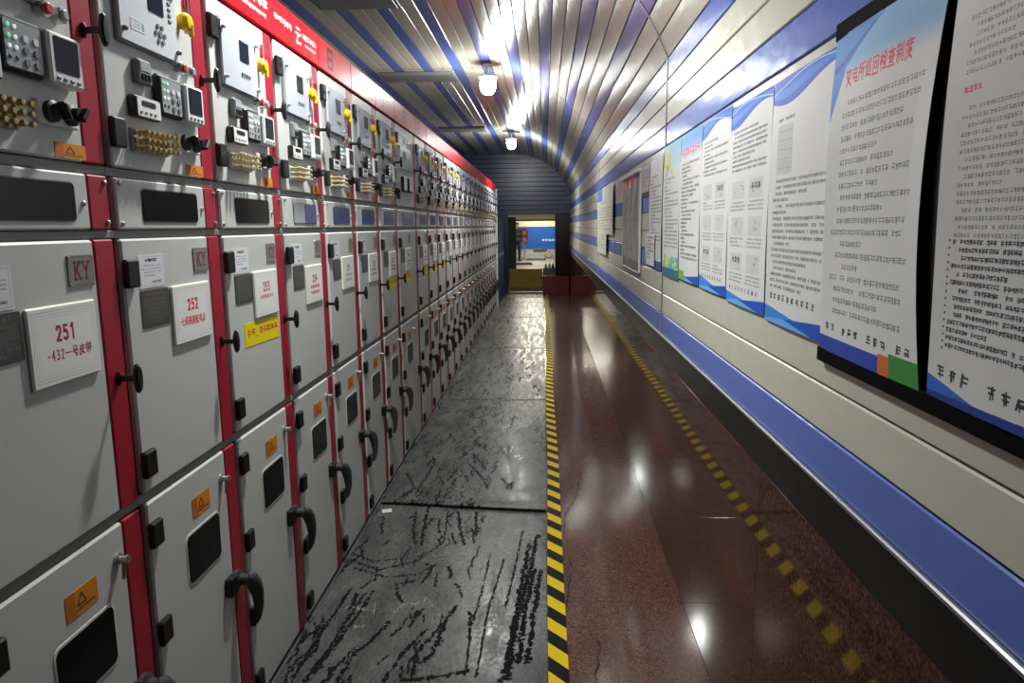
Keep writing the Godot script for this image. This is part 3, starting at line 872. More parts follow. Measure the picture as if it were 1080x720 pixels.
func far_tunnel() -> void:
	var fl := structure("floor_far")
	var pale := mat(Color(0.52, 0.52, 0.49), 0.5)
	pale.albedo_texture = noise_tex(0.02, FastNoiseLite.TYPE_SIMPLEX_SMOOTH, 4, Color(0.72, 0.72, 0.7), Color(1, 1, 1), 256, 3)
	pale.uv1_triplanar = true
	for k in 11:
		bx(fl, "floor_slab", -3.0, 2.0, -0.06, 0.0, -17.3 - (k + 1) * 3.0 + 0.02, -17.3 - k * 3.0 - 0.02, pale, 0.01)
	bx(fl, "subfloor", -3.2, 2.2, -0.2, -0.05, -51.0, -17.3, M.concrete, 0.0)
	var wl := structure("wall_far_left")
	bx(wl, "masonry", -3.2, -3.0, -0.1, 3.0, -51.0, -17.0, M.sign_board, 0.0)
	var wr := structure("wall_far_right")
	bx(wr, "masonry", 2.0, 2.2, -0.1, 3.0, -51.0, -17.0, M.sign_board, 0.0)
	var cl := structure("ceiling_far")
	bx(cl, "slab", -3.2, 2.2, 2.9, 3.1, -51.0, -17.0, M.sign_board, 0.0)
	var we := structure("wall_far_end")
	bx(we, "beam", -3.0, 2.0, 2.0, 2.9, -46.2, -46.0, mat(Color(0.75, 0.73, 0.65), 0.6), 0.01)
	bx(we, "dark_rail", -3.0, 2.0, 1.92, 2.0, -46.2, -45.95, M.backing, 0.01)
	bx(we, "upper_wall", -3.0, 2.0, 1.56, 2.9, -50.3, -50.1, mat(Color(0.86, 0.83, 0.72), 0.6), 0.0)
	var im := canvas(512, 160, Color(0.1, 0.34, 0.68))
	for k in 6:
		scribble(im, 290 + k * 22, 88, 17, 3.0, Color(0.8, 0.85, 0.9))
	var bp := MB.new()
	bp.box(Vector3.ZERO, Vector3(5.0, 1.56, 0.2), 0.0)
	put(we, "blue_panel", bp.done(), printed(im, 0.4), Vector3(-0.5, 0.78, -50.2))
	# unseen lamps of that room, the last added to brighten the blue wall
	var glow := mat(Color.WHITE, 0.4)
	glow.emission_enabled = true
	glow.emission = Color(1.0, 0.98, 0.94)
	glow.emission_energy_multiplier = 8.0
	for z in [23.0, 31.0, 40.0, 48.3]:
		var t := thing("unseen_tube_lamp", {23.0: "tube lamp on the ceiling just behind the yellow barrier board", 31.0: "tube lamp on the ceiling above the person in green", 40.0: "tube lamp on the ceiling above the orange coat", 48.3: "unseen tube lamp added to brighten the blue end wall"}[z], "lamp", Vector3(-0.4, 2.9, -z), 0.0, "tube lamps past the doorway")
		bx(t, "housing", -0.6, 0.6, -0.05, 0.0, -0.06, 0.06, M.white_plastic, 0.006)
		bx(t, "tube", -0.57, 0.57, -0.08, -0.051, -0.02, 0.02, glow, 0.006)
		var l := AreaLight3D.new()
		l.name = "lamp_light"
		l.area_size = Vector2(1.14, 0.1)
		l.position = Vector3(0, -0.085, 0)
		l.rotation.x = -PI / 2
		l.light_color = Color(1.0, 0.97, 0.9)
		l.light_energy = 14.0
		l.area_range = 60.0
		l.area_attenuation = 2.0
		l.shadow_enabled = true
		t.add_child(l)
	# things lying about there
	var box := thing("tool_chest", "dark low tool chest on the pale floor past the doorway", "chest", Vector3(-0.25, 0, -44.0))
	bx(box, "body", -0.42, 0.42, 0.0, 0.16, -0.3, 0.3, M.grey_plastic, 0.01)
	bx(box, "lid", -0.43, 0.43, 0.16, 0.22, -0.31, 0.31, M.black, 0.01)
	var sack := put(self, "white_sack", lathe_mesh("sack", Vector3.UP, [Vector2(0, 0), Vector2(0.17, 0.0), Vector2(0.22, 0.08), Vector2(0.21, 0.2), Vector2(0.15, 0.3), Vector2(0.06, 0.35), Vector2(0.08, 0.4), Vector2(0.0, 0.41)], 14), M.white_plastic, Vector3(0.2, 0, -36.0))
	mark(sack, "white tied sack standing on the pale floor past the doorway", "sack")
	var crate := thing("crate", "small grey crate of bottles standing behind the dark red board", "crate", Vector3(0.13, 0, -18.75))
	bx(crate, "base", -0.17, 0.17, 0.0, 0.03, -0.13, 0.13, M.grey_plastic, 0.004)
	for s in [-1, 1]:
		bx(crate, "side", s * 0.16 - 0.01, s * 0.16 + 0.01, 0.03, 0.5, -0.13, 0.13, M.grey_plastic, 0.004)
		bx(crate, "side", -0.15, 0.15, 0.03, 0.5, s * 0.12 - 0.01, s * 0.12 + 0.01, M.grey_plastic, 0.004)
	for k in 3:
		put(crate, "bottle", lathe_mesh("bottle", Vector3.UP, [Vector2(0, 0), Vector2(0.035, 0), Vector2(0.035, 0.16), Vector2(0.014, 0.2), Vector2(0.014, 0.23), Vector2(0, 0.23)], 10), [M.steel, M.white_plastic, M.black][k], Vector3(-0.09 + k * 0.09, 0.4, 0.02 * k))
	# stacked slabs of pale packing on the floor
	for k in 3:
		var pk := thing("pallet_stack", ["pale boards stacked low on the floor, at the person's feet", "pale boards stacked low on the floor beside the white sack", "pale boards stacked low behind the yellow barrier board"][k], "boards", [Vector3(-1.0, 0, -30.0), Vector3(-0.4, 0, -34.0), Vector3(-0.5, 0, -24.0)][k], [0.2, -0.1, 0.05][k], "stacks of boards past the doorway")
		for j in 3:
			bx(pk, "board", -0.45 + 0.04 * j, 0.45 - 0.02 * j, 0.035 * j, 0.035 * j + 0.033, -0.3, 0.3, pale, 0.004)
	person()
	coat()


# ---------------------------------------------------------------- the person past the doorway
func field(caps: Array, q: Vector3, k: float) -> float:
	var d := 1e9
	for c in caps:
		var a: Vector3 = c[0]
		var b: Vector3 = c[1]
		var ab := b - a
		var l := ab.length_squared()
		var h := clampf((q - a).dot(ab) / l, 0.0, 1.0) if l > 1e-9 else 0.0
		var e: float = q.distance_to(a + ab * h) - lerpf(c[2], c[3], h)
		var m := clampf(0.5 + 0.5 * (d - e) / k, 0.0, 1.0)
		d = lerpf(d, e, m) - k * m * (1.0 - m)
	return d


func nets(mb: MB, caps: Array, cell: float, k: float) -> void:
	var bb := AABB(caps[0][0], Vector3.ZERO)
	for c in caps:
		for j in 2:
			bb = bb.merge(AABB(c[j] - Vector3.ONE * c[2 + j], Vector3.ONE * c[2 + j] * 2.0))
	bb = bb.grow(cell * 2.0)
	var nx := int(bb.size.x / cell) + 2
	var ny := int(bb.size.y / cell) + 2
	var nz := int(bb.size.z / cell) + 2
	var f := PackedFloat32Array()
	f.resize(nx * ny * nz)
	for z in nz:
		for y in ny:
			for x in nx:
				f[(z * ny + y) * nx + x] = field(caps, bb.position + Vector3(x, y, z) * cell, k)
	var vid := {}
	var at := []
	var nor := []
	for z in nz - 1:
		for y in ny - 1:
			for x in nx - 1:
				var s := 0
				var vals := []
				for c in 8:
					var q := f[((z + (c >> 2)) * ny + y + ((c >> 1) & 1)) * nx + x + (c & 1)]
					vals.append(q)
					if q < 0.0:
						s += 1
				if s == 0 or s == 8:
					continue
				var sum := Vector3.ZERO
				var cnt := 0
				for e in [[0, 1], [2, 3], [4, 5], [6, 7], [0, 2], [1, 3], [4, 6], [5, 7], [0, 4], [1, 5], [2, 6], [3, 7]]:
					var va: float = vals[e[0]]
					var vb: float = vals[e[1]]
					if (va < 0.0) != (vb < 0.0):
						var pa := Vector3(e[0] & 1, (e[0] >> 1) & 1, e[0] >> 2)
						var pb := Vector3(e[1] & 1, (e[1] >> 1) & 1, e[1] >> 2)
						sum += pa.lerp(pb, va / (va - vb))
						cnt += 1
				var q := bb.position + (Vector3(x, y, z) + sum / cnt) * cell
				vid[(z * ny + y) * nx + x] = at.size()
				at.append(q)
				var h := cell * 0.3
				nor.append(Vector3(field(caps, q + Vector3(h, 0, 0), k) - field(caps, q - Vector3(h, 0, 0), k), field(caps, q + Vector3(0, h, 0), k) - field(caps, q - Vector3(0, h, 0), k), field(caps, q + Vector3(0, 0, h), k) - field(caps, q - Vector3(0, 0, h), k)).normalized())
	var st := [1, nx, nx * ny]
	for z in range(1, nz - 1):
		for y in range(1, ny - 1):
			for x in range(1, nx - 1):
				var i := (z * ny + y) * nx + x
				for ax in 3:
					if (f[i] < 0.0) == (f[i + st[ax]] < 0.0):
						continue
					var u: int = st[(ax + 1) % 3]
					var w: int = st[(ax + 2) % 3]
					if vid.has(i) and vid.has(i - u) and vid.has(i - w) and vid.has(i - u - w):
						var a: int = vid[i]
						var b: int = vid[i - u]
						var c: int = vid[i - u - w]
						var d: int = vid[i - w]
						mb.quadn(at[a], at[b], at[c], at[d], nor[a], nor[b], nor[c], nor[d])


func hand(side: float, wrist: Vector3) -> Array:
	var caps := []
	var palm := wrist + Vector3(side * 0.005, -0.055, 0.01)
	caps.append([wrist + Vector3(0, 0.12, -0.02), wrist, 0.034, 0.026])
	caps.append([wrist, palm + Vector3(0, 0, -0.02), 0.024, 0.02])
	caps.append([wrist, palm + Vector3(0, 0, 0.025), 0.024, 0.02])
	for k in 4:
		var root := palm + Vector3(0, -0.01, -0.028 + 0.019 * k)
		var l: float = [0.06, 0.078, 0.082, 0.072][k]
		var kn := root + Vector3(-side * 0.008, -l * 0.55, 0.004)
		caps.append([root, kn, 0.0095, 0.009])
		caps.append([kn, kn + Vector3(-side * 0.022, -l * 0.4, 0.004), 0.009, 0.0075])
	var th := wrist + Vector3(-side * 0.004, -0.035, 0.035)
	caps.append([th, th + Vector3(-side * 0.01, -0.035, 0.028), 0.011, 0.0095])
	caps.append([th + Vector3(-side * 0.01, -0.035, 0.028), th + Vector3(-side * 0.018, -0.062, 0.034), 0.0095, 0.008])
	return caps


func person() -> void:
	var skin := mat(Color(0.66, 0.43, 0.33), 0.5)
	var green := mat(Color(0.07, 0.12, 0.11), 0.8)
	var dark := mat(Color(0.05, 0.055, 0.07), 0.85)
	var mb := MB.new()
	# bare skin: head, neck, hands
	nets(mb, [[Vector3(0, 1.655, -0.012), Vector3(0, 1.665, -0.012), 0.088, 0.088], [Vector3(0, 1.64, 0.03), Vector3(0, 1.58, 0.045), 0.058, 0.042], [Vector3(-0.04, 1.61, 0.03), Vector3(0.04, 1.61, 0.03), 0.03, 0.03], [Vector3(0, 1.645, 0.088), Vector3(0, 1.615, 0.102), 0.01, 0.015], [Vector3(-0.022, 1.583, 0.084), Vector3(0.022, 1.583, 0.084), 0.008, 0.008], [Vector3(-0.087, 1.65, -0.01), Vector3(-0.09, 1.62, -0.005), 0.016, 0.012], [Vector3(0.087, 1.65, -0.01), Vector3(0.09, 1.62, -0.005), 0.016, 0.012], [Vector3(0, 1.59, -0.02), Vector3(0, 1.42, -0.03), 0.052, 0.062]], 0.011, 0.018)
	nets(mb, hand(1.0, Vector3(0.29, 0.86, 0.07)), 0.0065, 0.008)
	nets(mb, hand(-1.0, Vector3(-0.3, 0.87, 0.1)), 0.0065, 0.008)
	var o := put(self, "person", mb.done(), skin, Vector3(-1.27, 0, -33.0), Vector3(0, 0.5, 0))
	mark(o, "person standing in dark green jacket and dark trousers past the doorway", "person")
	mb = MB.new()
	nets(mb, [[Vector3(-0.1, 1.37, -0.02), Vector3(0.1, 1.37, -0.02), 0.115, 0.115], [Vector3(-0.09, 1.2, 0.0), Vector3(0.09, 1.2, 0.0), 0.125, 0.125], [Vector3(-0.1, 0.97, 0.0), Vector3(0.1, 0.97, 0.0), 0.13, 0.13], [Vector3(0.17, 1.4, -0.02), Vector3(0.255, 1.14, -0.03), 0.07, 0.056], [Vector3(0.255, 1.14, -0.03), Vector3(0.29, 0.89, 0.06), 0.056, 0.043], [Vector3(-0.17, 1.4, -0.02), Vector3(-0.26, 1.15, -0.03), 0.07, 0.056], [Vector3(-0.26, 1.15, -0.03), Vector3(-0.3, 0.9, 0.09), 0.056, 0.043], [Vector3(-0.05, 1.46, -0.03), Vector3(0.05, 1.46, -0.03), 0.06, 0.06]], 0.024, 0.05)
	put(o, "jacket", mb.done(), green)
	mb = MB.new()
	nets(mb, [[Vector3(-0.08, 0.95, 0), Vector3(0.08, 0.95, 0), 0.115, 0.115], [Vector3(0.1, 0.88, 0), Vector3(0.12, 0.5, 0.02), 0.095, 0.068], [Vector3(0.12, 0.5, 0.02), Vector3(0.13, 0.1, -0.02), 0.066, 0.052], [Vector3(-0.1, 0.88, 0), Vector3(-0.13, 0.5, 0.05), 0.095, 0.068], [Vector3(-0.13, 0.5, 0.05), Vector3(-0.16, 0.1, 0.03), 0.066, 0.052]], 0.024, 0.04)
	put(o, "trousers", mb.done(), dark)
	for s in [1.0, -1.0]:
		mb = MB.new()
		var a := Vector3(0.13, 0, -0.02) if s > 0 else Vector3(-0.16, 0, 0.03)
		nets(mb, [[a + Vector3(0, 0.16, -0.02), a + Vector3(0, 0.06, -0.03), 0.055, 0.05], [a + Vector3(0, 0.045, -0.04), a + Vector3(s * 0.02, 0.035, 0.14), 0.045, 0.036]], 0.016, 0.03)
		put(o, "boot", mb.done(), M.rubber)
	mb = MB.new()
	nets(mb, [[Vector3(0, 1.69, -0.025), Vector3(0, 1.68, -0.03), 0.088, 0.092], [Vector3(-0.05, 1.7, 0.02), Vector3(0.05, 1.7, 0.02), 0.05, 0.05], [Vector3(0, 1.63, -0.07), Vector3(0, 1.61, -0.075), 0.05, 0.04]], 0.016, 0.03)
	put(o, "hair", mb.done(), M.black)
	for s in [-1.0, 1.0]:
		put(o, "eye", lathe_mesh("eye", Vector3.BACK, [Vector2(0.011, 0), Vector2(0.008, 0.006), Vector2(0, 0.008)], 10), M.black, Vector3(s * 0.032, 1.645, 0.076))


func coat() -> void:
	var t := thing("work_coat", "orange work coat hanging on a pole past the doorway", "coat", Vector3(-1.03, 0, -37.0))
	put(t, "pole", lathe_mesh("coat_pole", Vector3.UP, [Vector2(0.15, 0), Vector2(0.15, 0.02), Vector2(0.02, 0.03), Vector2(0.02, 1.62), Vector2(0, 1.62)], 12), M.steel)
	var mb := MB.new()
	nets(mb, [[Vector3(-0.07, 1.42, 0.06), Vector3(0.07, 1.42, 0.06), 0.07, 0.07], [Vector3(-0.05, 1.1, 0.06), Vector3(0.05, 1.1, 0.06), 0.09, 0.09], [Vector3(-0.06, 0.75, 0.06), Vector3(0.06, 0.75, 0.06), 0.1, 0.1], [Vector3(-0.12, 1.4, 0.06), Vector3(-0.16, 0.9, 0.08), 0.05, 0.045], [Vector3(0.12, 1.4, 0.06), Vector3(0.16, 0.9, 0.08), 0.05, 0.045]], 0.024, 0.04)
	put(t, "coat", mb.done(), mat(Color(0.88, 0.3, 0.1), 0.8))
	# the open door leaf at the doorway's left side
	var d := structure("door_1")
	var o := bx(d, "leaf", -0.025, 0.025, 0.02, 1.84, -0.8, 0.0, mat(Color(0.06, 0.17, 0.2), 0.75, 0.0, 0.2), 0.006)
	d.position = Vector3(-0.95, 0, -18.62)
	d.rotation.y = -0.2
	put(o, "handle", box_mesh(Vector3(0.05, 0.02, 0.12), 0.005), M.steel, Vector3(0.05, 0.0, -0.38))


# ---------------------------------------------------------------- cabinets
const SIGN_TEXT := {0: ["251", "-432一号皮带"], 1: ["252", "七采高南配电点"]}


func sign_print(num: String, text: String, c: Color, rows := 1) -> Material:
	var im := canvas(300, 230, Color(0.9, 0.9, 0.88))
	for k in 3:
		var g: float = [0.74, 0.8, 0.84][k]
		var q := 10 + k * 9
		for e in [Rect2i(q, q, 300 - 2 * q, 2), Rect2i(q, 228 - q, 300 - 2 * q, 2), Rect2i(q, q, 2, 230 - 2 * q), Rect2i(298 - q, q, 2, 230 - 2 * q)]:
			im.fill_rect(e, Color(g + 0.02, g - 0.02, g - 0.05))
	if num:
		words(im, num, 106, 55, 27, 50, 4, 8.0, c)
	else:
		for k in 3:
			scribble(im, 104 + k * 34, 58, 30, 6.0, c)
	if text:
		var w := 26.0 if text.length() > 6 else 28.0
		if text.begins_with("-"):
			var x := 60.0
			for i in text.length():
				var cw := 14.0 if i < 4 else 26.0
				glyph(im, text[i], x, 128, cw, 34, 4.4, c)
				x += cw + 6
		else:
			words(im, text, 150 - text.length() * (w + 3) / 2, 128, w, 36, 3, 3.6, c)
	else:
		for r in rows:
			for k in 7:
				scribble(im, 64 + k * 25, 122 + r * 36, 21, 3.6, c)
	return printed(im, 0.45)


func notice_print(v: int) -> Material:
	var im := canvas(160, 120, Color(0.84, 0.84, 0.85))
	for e in [Rect2i(8, 6, 144, 1), Rect2i(8, 113, 144, 1), Rect2i(8, 6, 1, 108), Rect2i(151, 6, 1, 108)]:
		im.fill_rect(e, Color(0.5, 0.5, 0.52))
	for k in 5:
		scribble(im, 42 + k * 15, 13, 13, 3.0, Color(0.2, 0.2, 0.22))
	lines(im, 16, 146, 36, 90, 7.0, 12.0, 1.2, Color(0.5, 0.5, 0.54) if v == 0 else Color(0.55, 0.55, 0.68), 0.6)
	lines(im, 60, 146, 95, 108, 9.0, 14.0, 1.8, Color(0.3, 0.3, 0.32), 1.0)
	return printed(im, 0.6)


func plate_print() -> Material:
	var im := canvas(180, 130, Color(0.27, 0.27, 0.26))
	for k in 6:
		scribble(im, 30 + k * 21, 8, 15, 2.4, Color(0.5, 0.36, 0.34))
	lines(im, 12, 172, 32, 120, 9.0, 15.0, 1.4, Color(0.44, 0.44, 0.4), 0.7)
	for r in 6:
		im.fill_rect(Rect2i(8, 28 + r * 15, 164, 1), Color(0.4, 0.4, 0.37))
	return printed(im, 0.4)


func ky_print() -> Material:
	var im := canvas(160, 120, Color(0.5, 0.49, 0.47))
	for e in [Rect2i(6, 6, 148, 2), Rect2i(6, 112, 148, 2), Rect2i(6, 6, 2, 108), Rect2i(152, 6, 2, 108)]:
		im.fill_rect(e, Color(0.36, 0.35, 0.34))
	words(im, "KY", 28, 24, 48, 72, 8, 9.0, Color(0.36, 0.1, 0.13))
	return printed(im, 0.35)


func yellow_print(a: int) -> Material:
	var im := canvas(300, 90, Color(0.9, 0.82, 0.06))
	for k in 8:
		if k == 2:
			ink(im, Vector2(96, 56), Vector2(98, 58), 6, Color(0.75, 0.3, 0.06))
			continue
		scribble(im, 24 + k * 33, 26, 28, 5.0, Color(0.78, 0.3, 0.06))
	return printed(im, 0.5)


func orange_print() -> Material:
	var im := canvas(120, 64, Color(0.83, 0.51, 0.12))
	im.fill_rect(Rect2i(0, 0, 34, 64), Color(0.72, 0.4, 0.09))
	ink(im, Vector2(42, 40), Vector2(58, 14), 5, Color(0.35, 0.2, 0.08))
	ink(im, Vector2(58, 14), Vector2(74, 40), 5, Color(0.35, 0.2, 0.08))
	ink(im, Vector2(42, 40), Vector2(74, 40), 5, Color(0.35, 0.2, 0.08))
	lines(im, 36, 112, 46, 62, 8.0, 12.0, 1.6, Color(0.4, 0.24, 0.1), 1.0)
	return printed(im, 0.5)


func header_print(k: int) -> Material:
	var red := Color(0.86, 0.09, 0.13)
	var im := canvas(416, 112, red)
	var white := Color(0.96, 0.9, 0.88)
	var gold := Color(0.93, 0.72, 0.2)
	if k == 0:
		for i in 10:
			scribble(im, 20 + i * 38, 28, 30, 5.0, white)
		lines(im, 60, 360, 76, 96, 12.0, 20.0, 2.0, white, 1.0)
	elif k == 1:
		# emblem of gold bars, then two rows
		for i in 6:
			var a := i * TAU / 6
			ink(im, Vector2(90, 46), Vector2(90, 46) + Vector2(cos(a), sin(a)) * 26, 9, gold)
		ink(im, Vector2(84, 76), Vector2(98, 92), 8, gold)
		for i in 7:
			scribble(im, 146 + i * 36, 26, 30, 5.0, white)
		lines(im, 150, 392, 70, 88, 13.0, 20.0, 2.2, white, 1.0)
	elif k == 2:
		for i in 6:
			scribble(im, 14 + i * 25, 40, 21, 4.0, white)
		ink(im, Vector2(204, 34), Vector2(236, 34), 7, white)
		ink(im, Vector2(196, 52), Vector2(244, 52), 7, white)
		ink(im, Vector2(222, 52), Vector2(204, 84), 7, white)
		ink(im, Vector2(204, 84), Vector2(242, 80), 7, white)
		for i in 6:
			scribble(im, 262 + i * 24, 38, 20, 4.0, white)
		lines(im, 262, 404, 70, 86, 11.0, 20.0, 2.0, white, 1.0)
	else:
		var deep := Color(0.3, 0.03, 0.06)
		if k == 3:
			lines(im, 20, 90, 44, 72, 20.0, 30.0, 3.0, Color(0.93, 0.55, 0.55), 1.0)
		var spots: Array = {3: [110], 4: [110, 310], 5: [100], 6: [150], 7: [90]}[k]
		for x in spots:
			var y := 22
			ink(im, Vector2(x, y), Vector2(x, y + 68), 15, deep)
			ink(im, Vector2(x + 52, y), Vector2(x + 52, y + 68), 15, deep)
			ink(im, Vector2(x, y), Vector2(x + 52, y), 15, deep)
			if k != 5:
				ink(im, Vector2(x, y + 34), Vector2(x + 52, y + 34), 15, deep)
			ink(im, Vector2(x, y + 68), Vector2(x + 52, y + 68), 15, deep)
			if k == 4:
				ink(im, Vector2(x + 26, y), Vector2(x + 26, y + 68), 15, deep)
	return printed(im, 0.28)


func hinge(parent: Node, y: float, org: Vector3) -> void:
	var h := put(parent, "hinge", box_mesh(Vector3(0.05, 0.066, 0.016), 0.004), M.black, Vector3(0.038, y, 0.008) - org)
	h.name = "hinge"


func knob(parent: Node, u: float, y: float, org: Vector3) -> void:
	if not cache.has("tknob"):
		var m := MB.new()
		m.lathe(Vector3.ZERO, Vector3.BACK, [Vector2(0.016, 0), Vector2(0.016, 0.006), Vector2(0.007, 0.01), Vector2(0.007, 0.04), Vector2(0.02, 0.043), Vector2(0.033, 0.048), Vector2(0.034, 0.054), Vector2(0.028, 0.059), Vector2(0, 0.06)], 20)
		cache["tknob"] = m.done()
	put(parent, "turn_handle", cache["tknob"], M.black, Vector3(u, y, 0) - org).scale = Vector3(0.36, 1.0, 0.9)


func lever(parent: Node, u: float, org: Vector3) -> void:
	if not cache.has("lever"):
		var m := MB.new()
		m.lathe(Vector3(0, 0.52, 0), Vector3.BACK, [Vector2(0.03, 0), Vector2(0.03, 0.012), Vector2(0.018, 0.018), Vector2(0.018, 0.05), Vector2(0, 0.052)], 16)
		m.tube([Vector3(-0.008, 0.53, 0.04), Vector3(0.0, 0.522, 0.05), Vector3(0.01, 0.498, 0.056), Vector3(0.018, 0.462, 0.06), Vector3(0.021, 0.42, 0.06), Vector3(0.02, 0.385, 0.055), Vector3(0.017, 0.366, 0.05)], [0.016, 0.024, 0.026, 0.022, 0.017, 0.013, 0.008], 10, 0.85)
		cache["lever"] = m.done()
	var l := put(parent, "operating_lever", cache["lever"], M.rubber, Vector3(u, 0, 0) - org)
	put(l, "lever_latch", box_mesh(Vector3(0.045, 0.06, 0.022), 0.004), M.black, Vector3(-0.052, 0.525, 0.011))


func make_cabinet(w: float, kind: int) -> Node3D:
	var t := Node3D.new()
	var s0 := w - 0.075    # red strip from here to the right edge
	var dr := s0 - 0.004   # door's right edge
	bx(t, "body", 0.0, w, 0.0, 2.275, -1.05, -0.03, M.frame, 0.003)
	bx(t, "plinth", 0.01, w - 0.01, 0.0, 0.028, -0.03, -0.012, M.black, 0.002)
	bx(t, "base_sill", 0.0, w, 0.0, 0.011, -0.012, 0.005, M.alu, 0.002)
	for y in [[0.944, 0.966], [1.582, 1.6], [1.72, 1.74]]:
		bx(t, "crossbar", 0.0, w, y[0], y[1], -0.03, -0.008, M.frame, 0.002)
	for y in [[0.03, 0.942], [0.968, 1.58], [1.602, 1.718], [1.742, 2.272]]:
		bx(t, "red_strip", s0, w - 0.006, y[0], y[1], -0.03, -0.001, M.red, 0.003)
	# header
	var hd := bx(t, "header_panel", 0.001, w - 0.001, 2.279, 2.415, -0.1, 0.006, M.header, 0.004)
	var hs := put(hd, "header_print", plate_mesh(w - 0.012, 0.124, 0.002, 0.001), M.header, Vector3(0, 0, 0.0532))
	hs.set_meta("label", "red header print with lettering")
	bx(t, "roof_plate", 0.0, w, 2.276, 2.3, -1.05, -0.1, M.frame, 0.002)
	# instrument door
	var d := bx(t, "instrument_door", 0.02, dr, 1.742, 2.272, -0.02, 0.0, M.door, 0.004)
	for y in [2.182, 1.818]:
		hinge(d, y, d.position)
	knob(d, s0 + 0.034, 2.015, d.position)
	# window panel
	d = bx(t, "window_panel", 0.02, dr, 1.602, 1.718, -0.02, 0.0, M.door, 0.004)
	var wx := (dr - 0.02) / 0.421
	var rim := plate(t, "window", 0.02 + 0.1 * wx, 0.02 + 0.376 * wx, 1.618, 1.699, -0.01, 0.0012, 0.012, M.grey_plastic)
	put(rim, "pane", plate_mesh(0.27 * wx, 0.075, 0.01, 0.004), M.glass_dark, Vector3(0, 0, 0.0055))
	for q in [Vector2(0.034, 1.706), Vector2(0.034, 1.614), Vector2(dr - 0.02, 1.656), Vector2(w - 0.02, 1.703), Vector2(w - 0.02, 1.617)]:
		put(d, "screw", lathe_mesh("screw", Vector3.BACK, [Vector2(0.006, 0), Vector2(0.0055, 0.004), Vector2(0.003, 0.006), Vector2(0, 0.006)], 10), M.steel, Vector3(q.x, q.y, 0) - d.position)
	# middle door
	d = bx(t, "middle_door", 0.02, dr, 0.968, 1.58, -0.02, 0.0, M.door, 0.005)
	for y in [1.5, 1.04]:
		hinge(d, y, d.position)
	knob(d, s0 + 0.034, 1.268, d.position)
	plate(t, "notice", 0.08, 0.194, 1.46, 1.54, 0.0, 0.0012, 0.002, M.notice0)
	plate(t, "nameplate", 0.078, 0.203, 1.363, 1.455, 0.0, 0.002, 0.004, M.nameplate)
	var ky := plate(t, "emblem_plate", 0.348, 0.43, 1.486, 1.55, 0.0, 0.003, 0.002, M.ky)
	for q in [Vector2(-0.037, -0.028), Vector2(0.037, -0.028), Vector2(-0.037, 0.028), Vector2(0.037, 0.028)]:
		put(ky, "rivet", lathe_mesh("rivet", Vector3.BACK, [Vector2(0.0025, 0), Vector2(0.002, 0.0015), Vector2(0, 0.002)], 8), M.steel, Vector3(q.x, q.y, 0.0015))
	var sg := bx(t, "sign", 0.21, 0.416, 1.299, 1.456, 0.0, 0.007, M.sign_board, 0.003)
	put(sg, "sign_print", plate_mesh(0.199, 0.15, 0.002, 0.001), M.sign_any, Vector3(0, 0, 0.0035))
	# bottom door
	d = bx(t, "bottom_door", 0.02, dr, 0.03, 0.942, -0.02, 0.0, M.door, 0.005)
	for y in [0.86, 0.6, 0.34, 0.1]:
		hinge(d, y, d.position)
	lever(d, s0 + 0.008, d.position)
	plate(t, "warning_label", 0.23, 0.332, 0.812, 0.868, 0.0, 0.001, 0.002, M.orange_label)
	rim = plate(t, "window", 0.181, 0.379, 0.636, 0.782, -0.01, 0.0015, 0.02, M.white_plastic)
	put(rim, "pane", plate_mesh(0.186, 0.134, 0.016, 0.004), M.glass_dark if kind != 2 else M.glass_green, Vector3(0, 0, 0.0055))
	var pin := put(d, "lock_pin", lathe_mesh("lock_pin", Vector3.BACK, [Vector2(0.014, 0), Vector2(0.014, 0.006), Vector2(0.008, 0.008), Vector2(0.007, 0.02), Vector2(0.01, 0.021), Vector2(0.01, 0.027), Vector2(0, 0.028)], 14), M.steel, Vector3(0.408, 0.866, 0) - d.position)
	put(pin, "pin_bar", box_mesh(Vector3(0.012, 0.045, 0.006), 0.002), M.brass, Vector3(-0.004, -0.022, 0.017), Vector3(0, 0, -0.12))
	instruments(t, kind)
	return t


